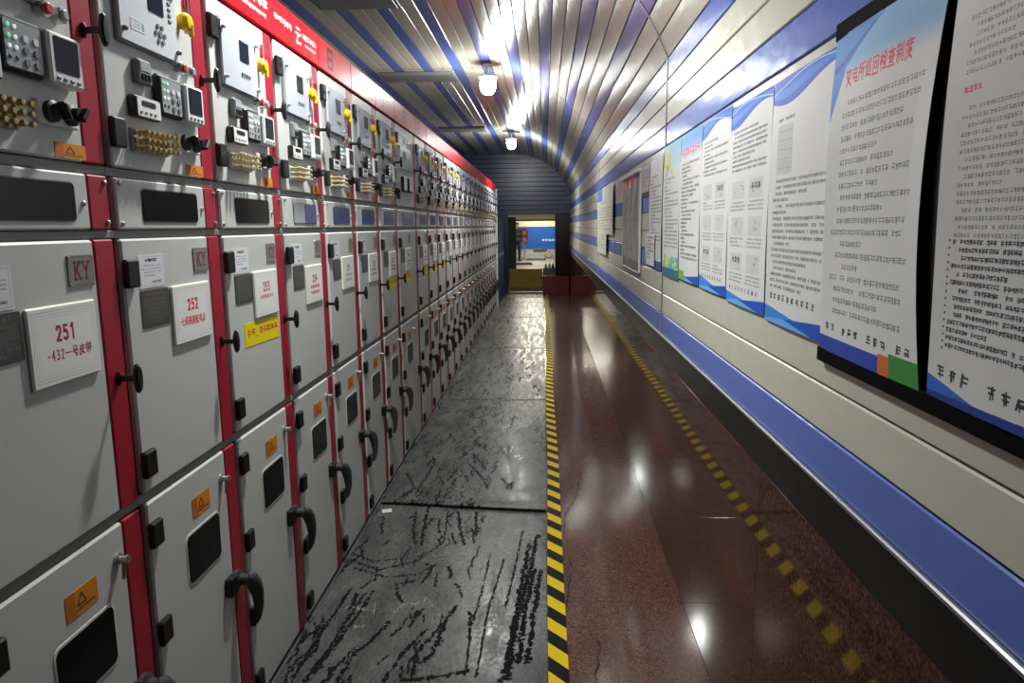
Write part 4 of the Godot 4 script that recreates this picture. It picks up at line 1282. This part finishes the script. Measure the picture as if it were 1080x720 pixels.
func instruments(t: Node3D, kind: int) -> void:
	if kind == 1:
		# the wide cabinet: a plain relay plate, a red and white label, two meters
		var rp := plate(t, "relay_panel", 0.12, 0.5, 1.99, 2.14, 0.0, 0.012, 0.004, M.relay_cover)
		put(rp, "relay_screen", plate_mesh(0.09, 0.05, 0.003, 0.003), M.screen, Vector3(-0.05, 0.02, 0.006))
		plate(t, "notice", 0.3, 0.44, 2.17, 2.2, 0.0, 0.002, 0.003, M.red_tag)
		plate(t, "nameplate", 0.14, 0.44, 2.21, 2.235, 0.0, 0.002, 0.003, M.white_plastic)
		for u in [0.16, 0.36]:
			var mm := bx(t, "meter", u, u + 0.12, 1.84, 1.94, 0.0, 0.02, M.black, 0.004)
			put(mm, "meter_face", plate_mesh(0.1, 0.08, 0.004, 0.003), M.white_plastic, Vector3(0, 0, 0.0105))
		return
	# protection relay with its cover
	var gasket := plate(t, "relay_gasket", 0.071, 0.339, 2.024, 2.222, 0.0, 0.008, 0.006, M.grey_plastic)
	gasket.set_meta("label", "dark gasket")
	var face: Material = M.relay if kind == 3 else M.relay_cover
	var r := plate(t, "relay_panel", 0.076, 0.334, 2.03, 2.216, 0.006, 0.016, 0.006, face)
	put(r, "relay_screen", plate_mesh(0.068, 0.06, 0.002, 0.003), M.screen, Vector3(0.028, 0.03, 0.0055))
	if kind == 3:
		for k in 6:
			var a := k * TAU / 6
			put(r, "relay_button", lathe_mesh("rbtn", Vector3.BACK, [Vector2(0.006, 0), Vector2(0.006, 0.003), Vector2(0, 0.0035)], 10), M.grey_plastic, Vector3(0.04 + 0.02 * cos(a), -0.045 + 0.02 * sin(a), 0.005))
		put(r, "relay_button", lathe_mesh("rbtn2", Vector3.BACK, [Vector2(0.009, 0), Vector2(0.009, 0.003), Vector2(0, 0.0035)], 12), M.grey_plastic, Vector3(0.04, -0.045, 0.005))
		for k in 5:
			put(r, "indicator", box_mesh(Vector3(0.014, 0.007, 0.003), 0.001), M.grey_plastic, Vector3(0.092, 0.055 - k * 0.014, 0.006))
		put(r, "relay_label", plate_mesh(0.06, 0.026, 0.002, 0.001), M.relay_text, Vector3(-0.06, -0.05, 0.0053))
	else:
		for k in 4:
			put(r, "relay_button", lathe_mesh("rbtn", Vector3.BACK, [Vector2(0.006, 0), Vector2(0.006, 0.003), Vector2(0, 0.0035)], 10), M.grey_plastic, Vector3(0.005 + 0.018 * k, -0.04, 0.0055))
	for q in [Vector2(-0.12, 0.07), Vector2(0.12, 0.07), Vector2(-0.12, -0.07), Vector2(0.12, -0.07)]:
		put(r, "cover_bolt", lathe_mesh("cbolt", Vector3.BACK, [Vector2(0.006, 0), Vector2(0.006, 0.008), Vector2(0.003, 0.011), Vector2(0, 0.011)], 10), M.steel if kind != 3 else M.grey_plastic, Vector3(q.x, q.y, 0.005))
	# small grey device
	var m := bx(t, "small_device", 0.13, 0.188, 1.942, 1.999, 0.0, 0.018, M.grey_plastic, 0.004)
	put(m, "device_screen", plate_mesh(0.042, 0.02, 0.002, 0.002), M.meter_face, Vector3(0, 0.012, 0.0092))
	for k in 3:
		put(m, "button", box_mesh(Vector3(0.009, 0.016, 0.004), 0.001), M.black, Vector3(-0.014 + k * 0.014, -0.012, 0.01))
	# low counter in a black frame
	m = bx(t, "counter", 0.098, 0.21, 1.862, 1.912, 0.0, 0.02, M.black, 0.004)
	put(m, "counter_face", plate_mesh(0.1, 0.043, 0.004, 0.003), M.white_plastic, Vector3(0.002, 0, 0.01))
	put(m, "counter_window", plate_mesh(0.06, 0.012, 0.005, 0.002), M.black, Vector3(0.0, 0.009, 0.0115))
	for k in 4:
		put(m, "button", box_mesh(Vector3(0.009, 0.005, 0.003), 0.001), M.grey_plastic, Vector3(-0.034 + k * 0.02, -0.012, 0.012))
	# multi-meter in a black frame
	m = bx(t, "power_meter", 0.21, 0.323, 1.882, 1.981, 0.0, 0.02, M.black, 0.006)
	put(m, "meter_face", plate_mesh(0.094, 0.082, 0.006, 0.003), M.meter_face, Vector3(0.001, 0, 0.01))
	for i in 2:
		for j in 4:
			put(m, "indicator", lathe_mesh("led", Vector3.BACK, [Vector2(0.0042, 0), Vector2(0.0035, 0.002), Vector2(0, 0.003)], 8), M.led_green if kind == 3 and i == 0 and j < 2 else (M.led_white if j < 3 else M.grey_plastic), Vector3(-0.036 + i * 0.017, 0.03 - j * 0.018, 0.0115))
	for i in 2:
		for j in 3:
			put(m, "button", plate_mesh(0.013, 0.012, 0.004, 0.004), M.grey_plastic if j else M.white_plastic, Vector3(0.005 + i * 0.027, 0.014 - j * 0.021, 0.012))
	# white display
	m = bx(t, "display_meter", 0.324, 0.422, 1.88, 1.978, 0.0, 0.03, M.white_plastic, 0.005)
	put(m, "display_screen", plate_mesh(0.07, 0.066, 0.003, 0.003), M.screen, Vector3(0, 0.008, 0.0145))
	for k in 4:
		put(m, "button", box_mesh(Vector3(0.01, 0.006, 0.004), 0.001), M.grey_plastic, Vector3(-0.03 + k * 0.02, -0.037, 0.0155))
	# push buttons
	for k in 2:
		m = put(t, "push_button", lathe_mesh("pbtn_ring", Vector3.BACK, [Vector2(0.016, 0), Vector2(0.016, 0.018), Vector2(0.014, 0.021), Vector2(0.011, 0.021), Vector2(0, 0.021)], 16), M.steel, Vector3(0.345 + k * 0.047, 2.02, 0))
		put(m, "cap", lathe_mesh("pbtn_cap", Vector3.BACK, [Vector2(0.011, 0), Vector2(0.011, 0.004), Vector2(0.008, 0.006), Vector2(0, 0.006)], 14), M.red_tag if k == 0 else M.meter_face, Vector3(0, 0, 0.02))
	# yellow selector with red tags
	m = put(t, "selector_switch", lathe_mesh("sel", Vector3.BACK, [Vector2(0.018, 0), Vector2(0.018, 0.008), Vector2(0.022, 0.012), Vector2(0.023, 0.024), Vector2(0.016, 0.034), Vector2(0, 0.036)], 18), M.yellow, Vector3(0.372, 2.142, 0))
	put(m, "switch_grip", box_mesh(Vector3(0.012, 0.036, 0.014), 0.004), M.yellow, Vector3(0.008, -0.02, 0.03))
	for q in [[0.405, 2.185, 0.026], [0.41, 2.135, 0.024]]:
		plate(t, "red_tag", q[0], q[0] + 0.022, q[1], q[1] + q[2], 0.0, 0.006, 0.002, M.red_tag)
	bx(t, "tag_post", 0.412, 0.42, 2.165, 2.222, 0.0, 0.01, M.grey_plastic, 0.002)
	# terminal block of brass bolts
	m = bx(t, "terminal_block", 0.095, 0.252, 1.782, 1.836, 0.0, 0.008, M.meter_face, 0.002)
	for i in 7:
		for j in 3:
			put(m, "terminal_bolt", lathe_mesh("tbolt", Vector3.BACK, [Vector2(0.0068, 0), Vector2(0.0068, 0.008), Vector2(0.003, 0.009), Vector2(0.003, 0.028), Vector2(0.0055, 0.029), Vector2(0.0055, 0.037), Vector2(0, 0.038)], 8), M.brass if kind == 3 else M.brass_pale, Vector3(-0.069 + i * 0.023, -0.018 + j * 0.018, 0.003))
	# double rotary switch
	m = bx(t, "rotary_switch", 0.302, 0.418, 1.803, 1.85, 0.0, 0.012, M.white_plastic, 0.003)
	for k in 2:
		put(m, "rotary_knob", lathe_mesh("rotary", Vector3.BACK, [Vector2(0.021, 0), Vector2(0.021, 0.01), Vector2(0.015, 0.013), Vector2(0.014, 0.026), Vector2(0, 0.027)], 16), M.black, Vector3(-0.028 + k * 0.056, 0.002, 0.006))
		put(m, "rotary_handle", box_mesh(Vector3(0.01, 0.036, 0.02), 0.003), M.black, Vector3(-0.028 + k * 0.056, 0.002, 0.036), Vector3(0, 0, 0.5 - k * 1.2))
	plate(t, "warning_label", 0.35, 0.446, 1.745, 1.775, 0.0, 0.001, 0.001, M.orange_label)


func cabinets() -> void:
	M.notice0 = notice_print(0)
	M.notice1 = notice_print(1)
	M.nameplate = plate_print()
	M.ky = ky_print()
	M.orange_label = orange_print()
	var rt := canvas(96, 40, Color(0.8, 0.81, 0.83))
	lines(rt, 4, 70, 4, 38, 7.0, 11.0, 1.4, Color(0.35, 0.42, 0.4), 0.9)
	rt.fill_rect(Rect2i(74, 6, 16, 28), Color(0.45, 0.62, 0.55))
	M.relay_text = printed(rt, 0.4)
	var crimson := Color(0.72, 0.1, 0.16)
	M.sign_any = sign_print("", "", Color(0.62, 0.25, 0.32), 2)
	var signs := {0: sign_print("251", "-432一号皮带", Color(0.6, 0.1, 0.2)), 1: sign_print("252", "七采高南配电点", Color(0.8, 0.14, 0.16)), 2: sign_print("253", "", Color(0.78, 0.22, 0.22)), 3: sign_print("254", "", crimson, 2), 4: sign_print("255", "", Color(0.5, 0.3, 0.55), 2), 5: sign_print("256", "", Color(0.45, 0.2, 0.3), 2), 6: sign_print("257", "", crimson, 2)}
	var heads := []
	for k in 8:
		heads.append(header_print(k))
	var proto := {}
	for k in [0, 1, 2, 3]:
		proto[k] = make_cabinet(0.72 if k == 1 else PITCH, k)
	var yl := yellow_print(0)
	var z := 1.048 - 2 * PITCH
	var group := "grey switchgear cabinets in a row"
	for i in range(-2, 25):
		var kind := 0
		if i == 7:
			kind = 1
		elif i <= 1:
			kind = 3
		elif i % 2 == 1:
			kind = 2
		var c: Node3D = proto[kind].duplicate()
		c.name = numbered("switchgear_cabinet")
		add_child(c)
		c.position = Vector3(CAB_X, 0, -z)
		c.rotation.y = PI / 2
		var label := ""
		if i < 0:
			label = "grey switchgear cabinet, %s before the one signed 251" % ["second", "first"][i + 2]
		elif i <= 6:
			var num: String = ["251", "252", "253", "254", "255", "256", "257"][i]
			var extra: String = ["with -432 on its sign", "with a white sign lettered in bright red", "with a wide yellow label under its sign", "with half a blue card in its slot window", "in purple print, past the half blue window", "in dark print on a sign without coloured label", "with a yellow label, next to the wide cabinet"][i]
			label = "grey switchgear cabinet signed %s %s" % [num, extra]
		elif i == 7:
			label = "wide grey switchgear cabinet with plain relay plate and no yellow selector"
		else:
			label = "grey switchgear cabinet, %s past the wide one" % ["first", "second", "third", "fourth", "fifth", "sixth", "seventh", "eighth", "ninth", "tenth", "eleventh", "twelfth", "thirteenth", "fourteenth", "fifteenth", "sixteenth", "seventeenth", "eighteenth"][i - 8]
		mark(c, label, "cabinet", group)
		var sp: MeshInstance3D = c.get_node("sign/sign_print")
		if signs.has(i):
			sp.material_override = signs[i]
		if i > 0:
			sp.get_parent().position.y += [0.0, 0.0, 0.004, -0.006, 0.008, 0.002, -0.004][i % 7]
		var hp: MeshInstance3D = c.get_node("header_panel/header_print")
		hp.material_override = heads[0] if i < 2 else (heads[i - 1] if i <= 8 else M.header)
		if i <= 8 and i >= 2 and i - 1 < 8:
			hp.material_override = heads[i - 1]
		if i >= 4:
			c.get_node("notice").material_override = M.notice1 if kind != 1 else M.notice0
		var pane: MeshInstance3D = c.get_node("window/pane")
		if i >= 4:
			pane.material_override = M.glass_blue
		if i == 3:
			var card := plate(c, "blue_card", 0.25, 0.39, 1.622, 1.695, 0.002, 0.0045, 0.006, M.glass_blue)
			card.set_meta("label", "blue card")
			pane.material_override = M.meter_face
		if i in [2, 6, 7, 8, 9, 10, 13]:
			var lab := plate(c, "yellow_label", 0.127, 0.42, 1.216, 1.294, 0.0, 0.0012, 0.002, yl)
			lab.rotation.z = -0.02
			if i != 2:
				lab.scale.x = 0.75
				lab.position.x += 0.035
		if i >= 13:
			c.get_node("selector_switch").material_override = M.grey_plastic
			c.get_node("selector_switch/switch_grip").material_override = M.grey_plastic
		z += 0.72 if i == 7 else PITCH
	for k in proto:
		proto[k].free()


# ---------------------------------------------------------------- notices on the right wall
func poster_mesh(w: float, h: float, bow_l: float, bow_r: float, curl: float) -> ArrayMesh:
	var m := MB.new()
	var nx := 8
	var ny := 14
	var P := []
	var U := []
	for j in ny + 1:
		var row := []
		var ur := []
		for i in nx + 1:
			var u := float(i) / nx
			var v := float(j) / ny
			var x := lerpf(-w / 2 + bow_l * sin(PI * v), w / 2 + bow_r * sin(PI * v), u)
			var zz := 0.003 + curl * (sin(PI * u) * 0.5 + sin(PI * v * 2.0 + u * 2.0) * 0.3 + 0.4) + curl * 1.2 * pow(absf(u - 0.5) * 2.0, 4.0) * sin(PI * v)
			row.append(Vector3(x, h / 2 - v * h, zz))
			ur.append(Vector2(u, v))
		P.append(row)
		U.append(ur)
	for j in ny:
		for i in nx:
			var a: Vector3 = P[j][i]
			var b: Vector3 = P[j][i + 1]
			var c: Vector3 = P[j + 1][i + 1]
			var d: Vector3 = P[j + 1][i]
			var nn := (b - a).cross(d - a).normalized()
			nn = nn if nn.z > 0 else -nn
			m.quad(a, b, c, d, nn, U[j][i], U[j][i + 1], U[j + 1][i + 1], U[j + 1][i])
			var o := Vector3(0, 0, -0.0008)
			m.quad(a + o, b + o, c + o, d + o, -nn, U[j][i], U[j][i + 1], U[j + 1][i + 1], U[j + 1][i])
	for j in ny:
		for i in [0, nx]:
			var o := Vector3(0, 0, -0.0008)
			m.quad(P[j][i], P[j + 1][i], P[j + 1][i] + o, P[j][i] + o, Vector3(-1 if i == 0 else 1, 0, 0), U[j][i], U[j][i], U[j][i], U[j][i])
	return m.done()


# z0 < z1 ahead of the camera; the reader's left edge is the far one
func poster(label: String, z0: float, z1: float, y0: float, y1: float, im: Image, bow_l := 0.0, bow_r := 0.0, curl := 0.003, off := 0.0) -> void:
	var o := put(self, numbered("wall_notice"), poster_mesh(z1 - z0, y1 - y0, bow_l, bow_r, curl), printed(im, 0.42), Vector3(WALL_X - 0.002 - off, (y0 + y1) / 2, -(z0 + z1) / 2), Vector3(0, -PI / 2, 0))
	mark(o, label, "notice", "printed notices on the panelled wall")


func wave_top(im: Image, ph: float) -> void:
	var W := im.get_width()
	band(im, 0, W, func(_u): return 0.0, func(u): return 0.075 + 0.035 * sin(u * 4.2 + ph), Color(0.09, 0.35, 0.8))
	band(im, 0, W, func(u): return 0.03 + 0.02 * sin(u * 3.4 + ph + 0.8), func(u): return 0.055 + 0.026 * sin(u * 4.0 + ph + 0.3), Color(0.2, 0.5, 0.9))
	band(im, 0, W, func(u): return 0.034 + 0.03 * sin(u * 3.0 + ph + 2.2), func(u): return 0.038 + 0.03 * sin(u * 3.0 + ph + 2.2), Color(0.75, 0.88, 0.98))


func wave_bottom(im: Image, tilt: float) -> void:
	var W := im.get_width()
	band(im, 0, W, func(u): return 1.0 - maxf(0.0, 0.015 + 0.06 * tilt * (1.0 - u)), func(_u): return 1.0, Color(0.22, 0.55, 0.9))
	band(im, 0, W, func(u): return 1.0 - maxf(0.0, 0.05 * u + 0.01), func(_u): return 1.0, Color(0.12, 0.35, 0.78))
	band(im, 0, W, func(u): return 1.0 - maxf(0.0, 0.03 - 0.06 * absf(u - 0.35)), func(_u): return 1.0, Color(0.4, 0.7, 0.95))


func notices() -> void:
	var paper := Color(0.87, 0.88, 0.88)
	var grey := Color(0.36, 0.37, 0.4)
	var dark := Color(0.2, 0.2, 0.23)
	var red := Color(0.86, 0.16, 0.2)
	# black backing board under the two nearest notices
	var b := thing("backing_board", "black backing board framing the two largest printed notices", "board", Vector3(WALL_X - 0.001, 1.331, -0.94), -PI / 2)
	bx(b, "panel", -0.552, 0.58, 0.0, 0.636, -0.004, 0.004, M.black, 0.001)
	bx(b, "frame_bar", -0.552, 0.58, 0.618, 0.652, 0.003, 0.014, M.matt_black, 0.002)
	bx(b, "frame_bar", -0.552, 0.58, -0.014, 0.016, 0.003, 0.014, M.matt_black, 0.002)
	# nearest notice: dense rules
	var im := canvas(640, 900, paper)
	words(im, "中央变电所", 250, 30, 56, 62, 10, 8.0, red)
	lines(im, 60, 610, 128, 250, 10.0, 17.0, 1.2, grey, 0.6)
	lines(im, 60, 120, 262, 290, 13.0, 18.0, 2.0, red, 1.0)
	lines(im, 60, 610, 300, 560, 10.0, 16.5, 1.2, grey, 0.65)
	lines(im, 60, 610, 560, 800, 10.0, 16.5, 1.6, dark, 0.65)
	for k in 16:
		im.fill_rect(Rect2i(46, 560 + k * 15, 6, 5), grey)
	for k in 12:
		if k % 4 != 3:
			scribble(im, 40 + k * 46, 826 + k * 1.2, 26, 4.0, dark)
	band(im, 0, 300, func(u): return 0.945 + 0.13 * u, func(u): return 0.985 + 0.05 * u, Color(0.2, 0.45, 0.82))
	band(im, 0, 640, func(u): return 0.985 - 0.01 * u, func(_u): return 1.0, Color(0.14, 0.25, 0.6))
	poster("white notice of dense small print with red heading, on the black board", 0.645, 1.064, 1.345, 1.957, im, 0.0, 0.0, 0.006, 0.006)
	# second: light blue head, red title, widely spaced text
	im = canvas(640, 920, paper)
	for y in 150:
		for k in 1:
			im.fill_rect(Rect2i(0, y, 640, 1), Color(0.52, 0.73, 0.9).lerp(paper, smoothstep(70.0, 150.0, y)))
	band(im, 0, 640, func(u): return 0.0, func(u): return 0.15 - 0.32 * u, Color(0.28, 0.55, 0.86))
	band(im, 0, 330, func(u): return 0.1 - 0.2 * u, func(u): return 0.125 - 0.24 * u, Color(0.14, 0.38, 0.76))
	band(im, 0, 100, func(u): return 0.11, func(u): return 0.26 - 1.1 * u, Color(0.28, 0.55, 0.86))
	words(im, "变电所巡回检查制度", 100, 104, 38, 46, 8, 5.0, red)
	rng.seed = 77
	var y := 190.0
	for r in 19:
		var x0 := 90.0 if r % 2 == 0 else 56.0
		var x1: float = [590, 600, 500, 560, 350, 470, 570, 380, 590, 420, 590, 540, 300, 590, 280, 540, 570, 430, 590][r]
		lines(im, x0, x1, y, y + 28, 18.0, 40.0, 2.0, Color(0.38, 0.39, 0.42), 1.0)
		y += 33.0
	for k in 13:
		if k % 4 != 2:
			scribble(im, 48 + k * 44, 832, 25, 4.4, dark)
	band(im, 0, 640, func(u): return 0.952, func(_u): return 1.0, Color(0.2, 0.3, 0.7))
	band(im, 430, 500, func(u): return 0.945, func(_u): return 1.0, Color(0.85, 0.45, 0.15))
	band(im, 490, 640, func(u): return 0.935, func(_u): return 1.0, Color(0.25, 0.58, 0.28))
	poster("white notice with light blue head and large red title, on the black board", 1.083, 1.483, 1.345, 1.953, im, 0.0, -0.034, 0.006, 0.006)
	# third: diagram and lines
	im = canvas(560, 820, paper)
	wave_top(im, 0.4)
	lines(im, 70, 230, 130, 146, 12.0, 16.0, 1.8, grey, 1.0)
	im.fill_rect(Rect2i(70, 155, 150, 160), Color(0.77, 0.8, 0.78))
	for k in 5:
		ink(im, Vector2(80 + k * 32, 165), Vector2(76 + k * 34, 305), 2.0, Color(0.6, 0.65, 0.62))
		ink(im, Vector2(76, 172 + k * 30), Vector2(212, 176 + k * 30), 2.0, Color(0.6, 0.65, 0.62))
	lines(im, 46, 530, 330, 700, 12.0, 21.0, 1.8, grey, 0.65)
	for k in 10:
		scribble(im, 50 + k * 46, 716, 24, 3.6, dark)
	wave_bottom(im, 0.9)
	poster("white notice with blue wave head, pale diagram and lines of small print", 1.487, 1.88, 1.353, 1.945, im, 0.0, 0.0, 0.004)
	# fourth and fifth: text and pairs of small drawings
	for q in 2:
		im = canvas(480, 720, paper)
		wave_top(im, 1.2 + q * 0.7)
		lines(im, 36, 440, 90, 250, 9.0, 17.0, 1.5, grey, 0.5)
		for r in 3:
			for c in 2:
				var ox := 50 + c * 210
				var oy := 270 + r * 130
				im.fill_rect(Rect2i(ox, oy, 150, 66), Color(0.8, 0.82, 0.81))
				for k in 4:
					var a := Vector2(ox + 20 + rng.randf() * 110, oy + 10 + rng.randf() * 45)
					ink(im, a, a + Vector2(rng.randf_range(-30, 30), rng.randf_range(-10, 14)), 3.0, Color(0.5, 0.52, 0.52))
				if r == 0 and c == 1 or r == 2 and c == 0:
					for k in 3:
						scribble(im, ox + 24 + k * 36, oy + 14, 24, 5.0, dark)
				lines(im, ox - 14, ox + 170, oy + 74, oy + 118, 8.0, 13.0, 1.3, grey, 0.8)
		for k in 9:
			scribble(im, 46 + k * 42, 652, 18, 2.6, dark)
		wave_bottom(im, 0.7 + 0.4 * q)
		var z0: float = [1.886, 2.29][q]
		poster(["blue wave headed notice with small drawings, beside the one with a pale diagram", "blue wave headed notice with small drawings, beside the one with a pink title"][q], z0, z0 + 0.4, 1.36 + 0.008 * q, 1.945 + 0.016 * q, im, 0.0, 0.0, 0.004)
	# sixth: pale blue head with pink title
	im = canvas(400, 600, paper)
	for yy in 110:
		im.fill_rect(Rect2i(0, yy, 400, 1), Color(0.35, 0.62, 0.92).lerp(paper, smoothstep(20.0, 110.0, yy)))
	for k in 7:
		scribble(im, 44 + k * 46, 56, 38, 7.0, Color(0.9, 0.4, 0.5))
	lines(im, 30, 370, 116, 520, 9.0, 16.0, 1.5, grey, 0.5)
	wave_bottom(im, 0.5)
	im.fill_rect(Rect2i(0, 560, 120, 40), Color(0.5, 0.72, 0.25))
	poster("narrow white notice with pale blue head and pink title", 2.7, 3.1, 1.37, 1.962, im, 0.0, 0.0, 0.004)
	# seventh: yellow flower and green foot
	im = canvas(400, 600, Color(0.85, 0.88, 0.87))
	for yy in 120:
		im.fill_rect(Rect2i(0, yy, 400, 1), Color(0.45, 0.75, 0.88).lerp(Color(0.85, 0.88, 0.87), yy / 120.0))
	for k in 40:
		im.fill_rect(Rect2i(int(80 + rng.randfn(0, 45)), int(55 + rng.randfn(0, 32)), rng.randi_range(16, 44), rng.randi_range(12, 34)), [Color(0.93, 0.85, 0.2), Color(0.55, 0.76, 0.3), Color(0.9, 0.78, 0.25)][k % 3])
	lines(im, 40, 370, 150, 470, 9.0, 17.0, 1.5, Color(0.5, 0.5, 0.5), 0.55)
	for k in 60:
		im.fill_rect(Rect2i(rng.randi_range(0, 380), int(500 + rng.randf() * 70), rng.randi_range(20, 60), rng.randi_range(10, 30)), [Color(0.85, 0.88, 0.35), Color(0.5, 0.78, 0.6), Color(0.35, 0.72, 0.75)][k % 3])
	im.fill_rect(Rect2i(0, 560, 400, 40), Color(0.2, 0.45, 0.62))
	poster("notice with a yellow flower at its head and green foot, beside the vertical joint", 3.11, 3.53, 1.36, 1.965, im, 0.0, 0.0, 0.004)
	# eighth: plain, with a smaller sheet over its lower corner
	im = canvas(400, 560, Color(0.84, 0.86, 0.86))
	lines(im, 40, 370, 40, 60, 20.0, 26.0, 3.0, Color(0.45, 0.5, 0.55), 1.0)
	lines(im, 40, 370, 86, 420, 9.0, 18.0, 1.5, Color(0.5, 0.5, 0.52), 0.5)
	im.fill_rect(Rect2i(0, 520, 400, 40), Color(0.2, 0.36, 0.6))
	poster("plain white notice with grey heading, past the vertical joint", 3.57, 3.98, 1.375, 1.94, im, 0.0, 0.0, 0.004)
	im = canvas(200, 160, Color(0.88, 0.89, 0.88))
	lines(im, 20, 180, 16, 140, 9.0, 17.0, 1.5, grey, 0.5)
	poster("small white sheet over the lower corner of the plain notice", 3.74, 4.05, 1.385, 1.555, im, 0.0, 0.0, 0.003, 0.008)
	# ninth: short pinkish sheet with a black foot
	im = canvas(200, 160, Color(0.74, 0.7, 0.74))
	lines(im, 16, 186, 20, 110, 10.0, 18.0, 1.6, Color(0.55, 0.48, 0.52), 0.6)
	im.fill_rect(Rect2i(0, 138, 200, 22), Color(0.1, 0.1, 0.12))
	poster("short pinkish grey sheet with black foot beside the hanging plastic sleeve", 4.02, 4.31, 1.762, 1.93, im, 0.0, 0.0, 0.003)
	im = canvas(200, 120, Color(0.72, 0.68, 0.66))
	lines(im, 16, 186, 14, 100, 10.0, 18.0, 1.6, Color(0.6, 0.5, 0.5), 0.6)
	poster("short faded sheet between the hanging plastic sleeve and the stepped notice", 5.3, 5.86, 1.765, 1.945, im, 0.0, 0.0, 0.003)
	# hanging plastic sleeve
	var s := thing("plastic_sleeve", "clear hanging plastic sleeve over a grey sheet, with white top bar", "sleeve", Vector3(WALL_X - 0.002, 1.3, -4.8), -PI / 2)
	bx(s, "backing_sheet", -0.46, 0.46, 0.012, 0.62, 0.001, 0.004, mat(Color(0.66, 0.67, 0.66), 0.5), 0.001)
	bx(s, "top_bar", -0.47, 0.47, 0.61, 0.635, 0.0, 0.03, M.white_plastic, 0.006)
	bx(s, "bottom_bar", -0.46, 0.46, 0.0, 0.016, 0.0, 0.02, M.grey_plastic, 0.005)
	for e in [-0.456, 0.456]:
		bx(s, "edge_strip", e - 0.01, e + 0.01, 0.012, 0.61, 0.002, 0.016, M.white_plastic, 0.004)
	var clear := mat(Color(0.95, 0.97, 0.98, 0.12), 0.06)
	clear.transparency = BaseMaterial3D.TRANSPARENCY_ALPHA
	var mb := MB.new()
	for i in 36:
		for j in 10:
			var f := func(a: int, c: int) -> Vector3:
				var uu := a / 36.0
				var vv := c / 10.0
				return Vector3(-0.44 + 0.88 * uu, 0.02 + 0.585 * vv, 0.013 + 0.006 * sin(uu * 21.0 + 1.5 * sin(vv * 3.0)) * sin(PI * vv))
			var a: Vector3 = f.call(i, j)
			var bb: Vector3 = f.call(i + 1, j)
			var c: Vector3 = f.call(i + 1, j + 1)
			var d: Vector3 = f.call(i, j + 1)
			var nn := (bb - a).cross(d - a).normalized()
			mb.quad(a, bb, c, d, nn if nn.z > 0 else -nn)
	put(s, "clear_film", mb.done(), clear)
	# stepped notice far along the wall: a wide sheet and a narrower one under it
	im = canvas(420, 320, Color(0.84, 0.84, 0.78))
	im.fill_rect(Rect2i(0, 0, 150, 90), Color(0.36, 0.52, 0.8))
	lines(im, 20, 400, 100, 300, 11.0, 20.0, 1.8, Color(0.55, 0.55, 0.5), 0.6)
	poster("wide cream notice with a blue corner, far along the wall", 5.96, 7.62, 1.52, 1.955, im, 0.0, 0.0, 0.004, 0.014)
	im = canvas(280, 150, Color(0.84, 0.85, 0.78))
	lines(im, 20, 250, 10, 120, 11.0, 22.0, 1.8, Color(0.6, 0.6, 0.55), 0.5)
	poster("narrower cream sheet hanging under the wide cream notice", 6.56, 7.62, 1.325, 1.518, im, 0.0, 0.0, 0.004, 0.014)


func small_things() -> void:
	var m := MB.new()
	m.box(Vector3.ZERO, Vector3(0.055, 0.002, 0.05), 0.0005)
	var o := put(self, "paper_scrap", m.done(), M.white_plastic, Vector3(-0.9, 0.0085, -3.78), Vector3(0, 0.3, 0.02))
	mark(o, "small white paper scrap lying on the mat at the foot of the cabinets", "scrap")
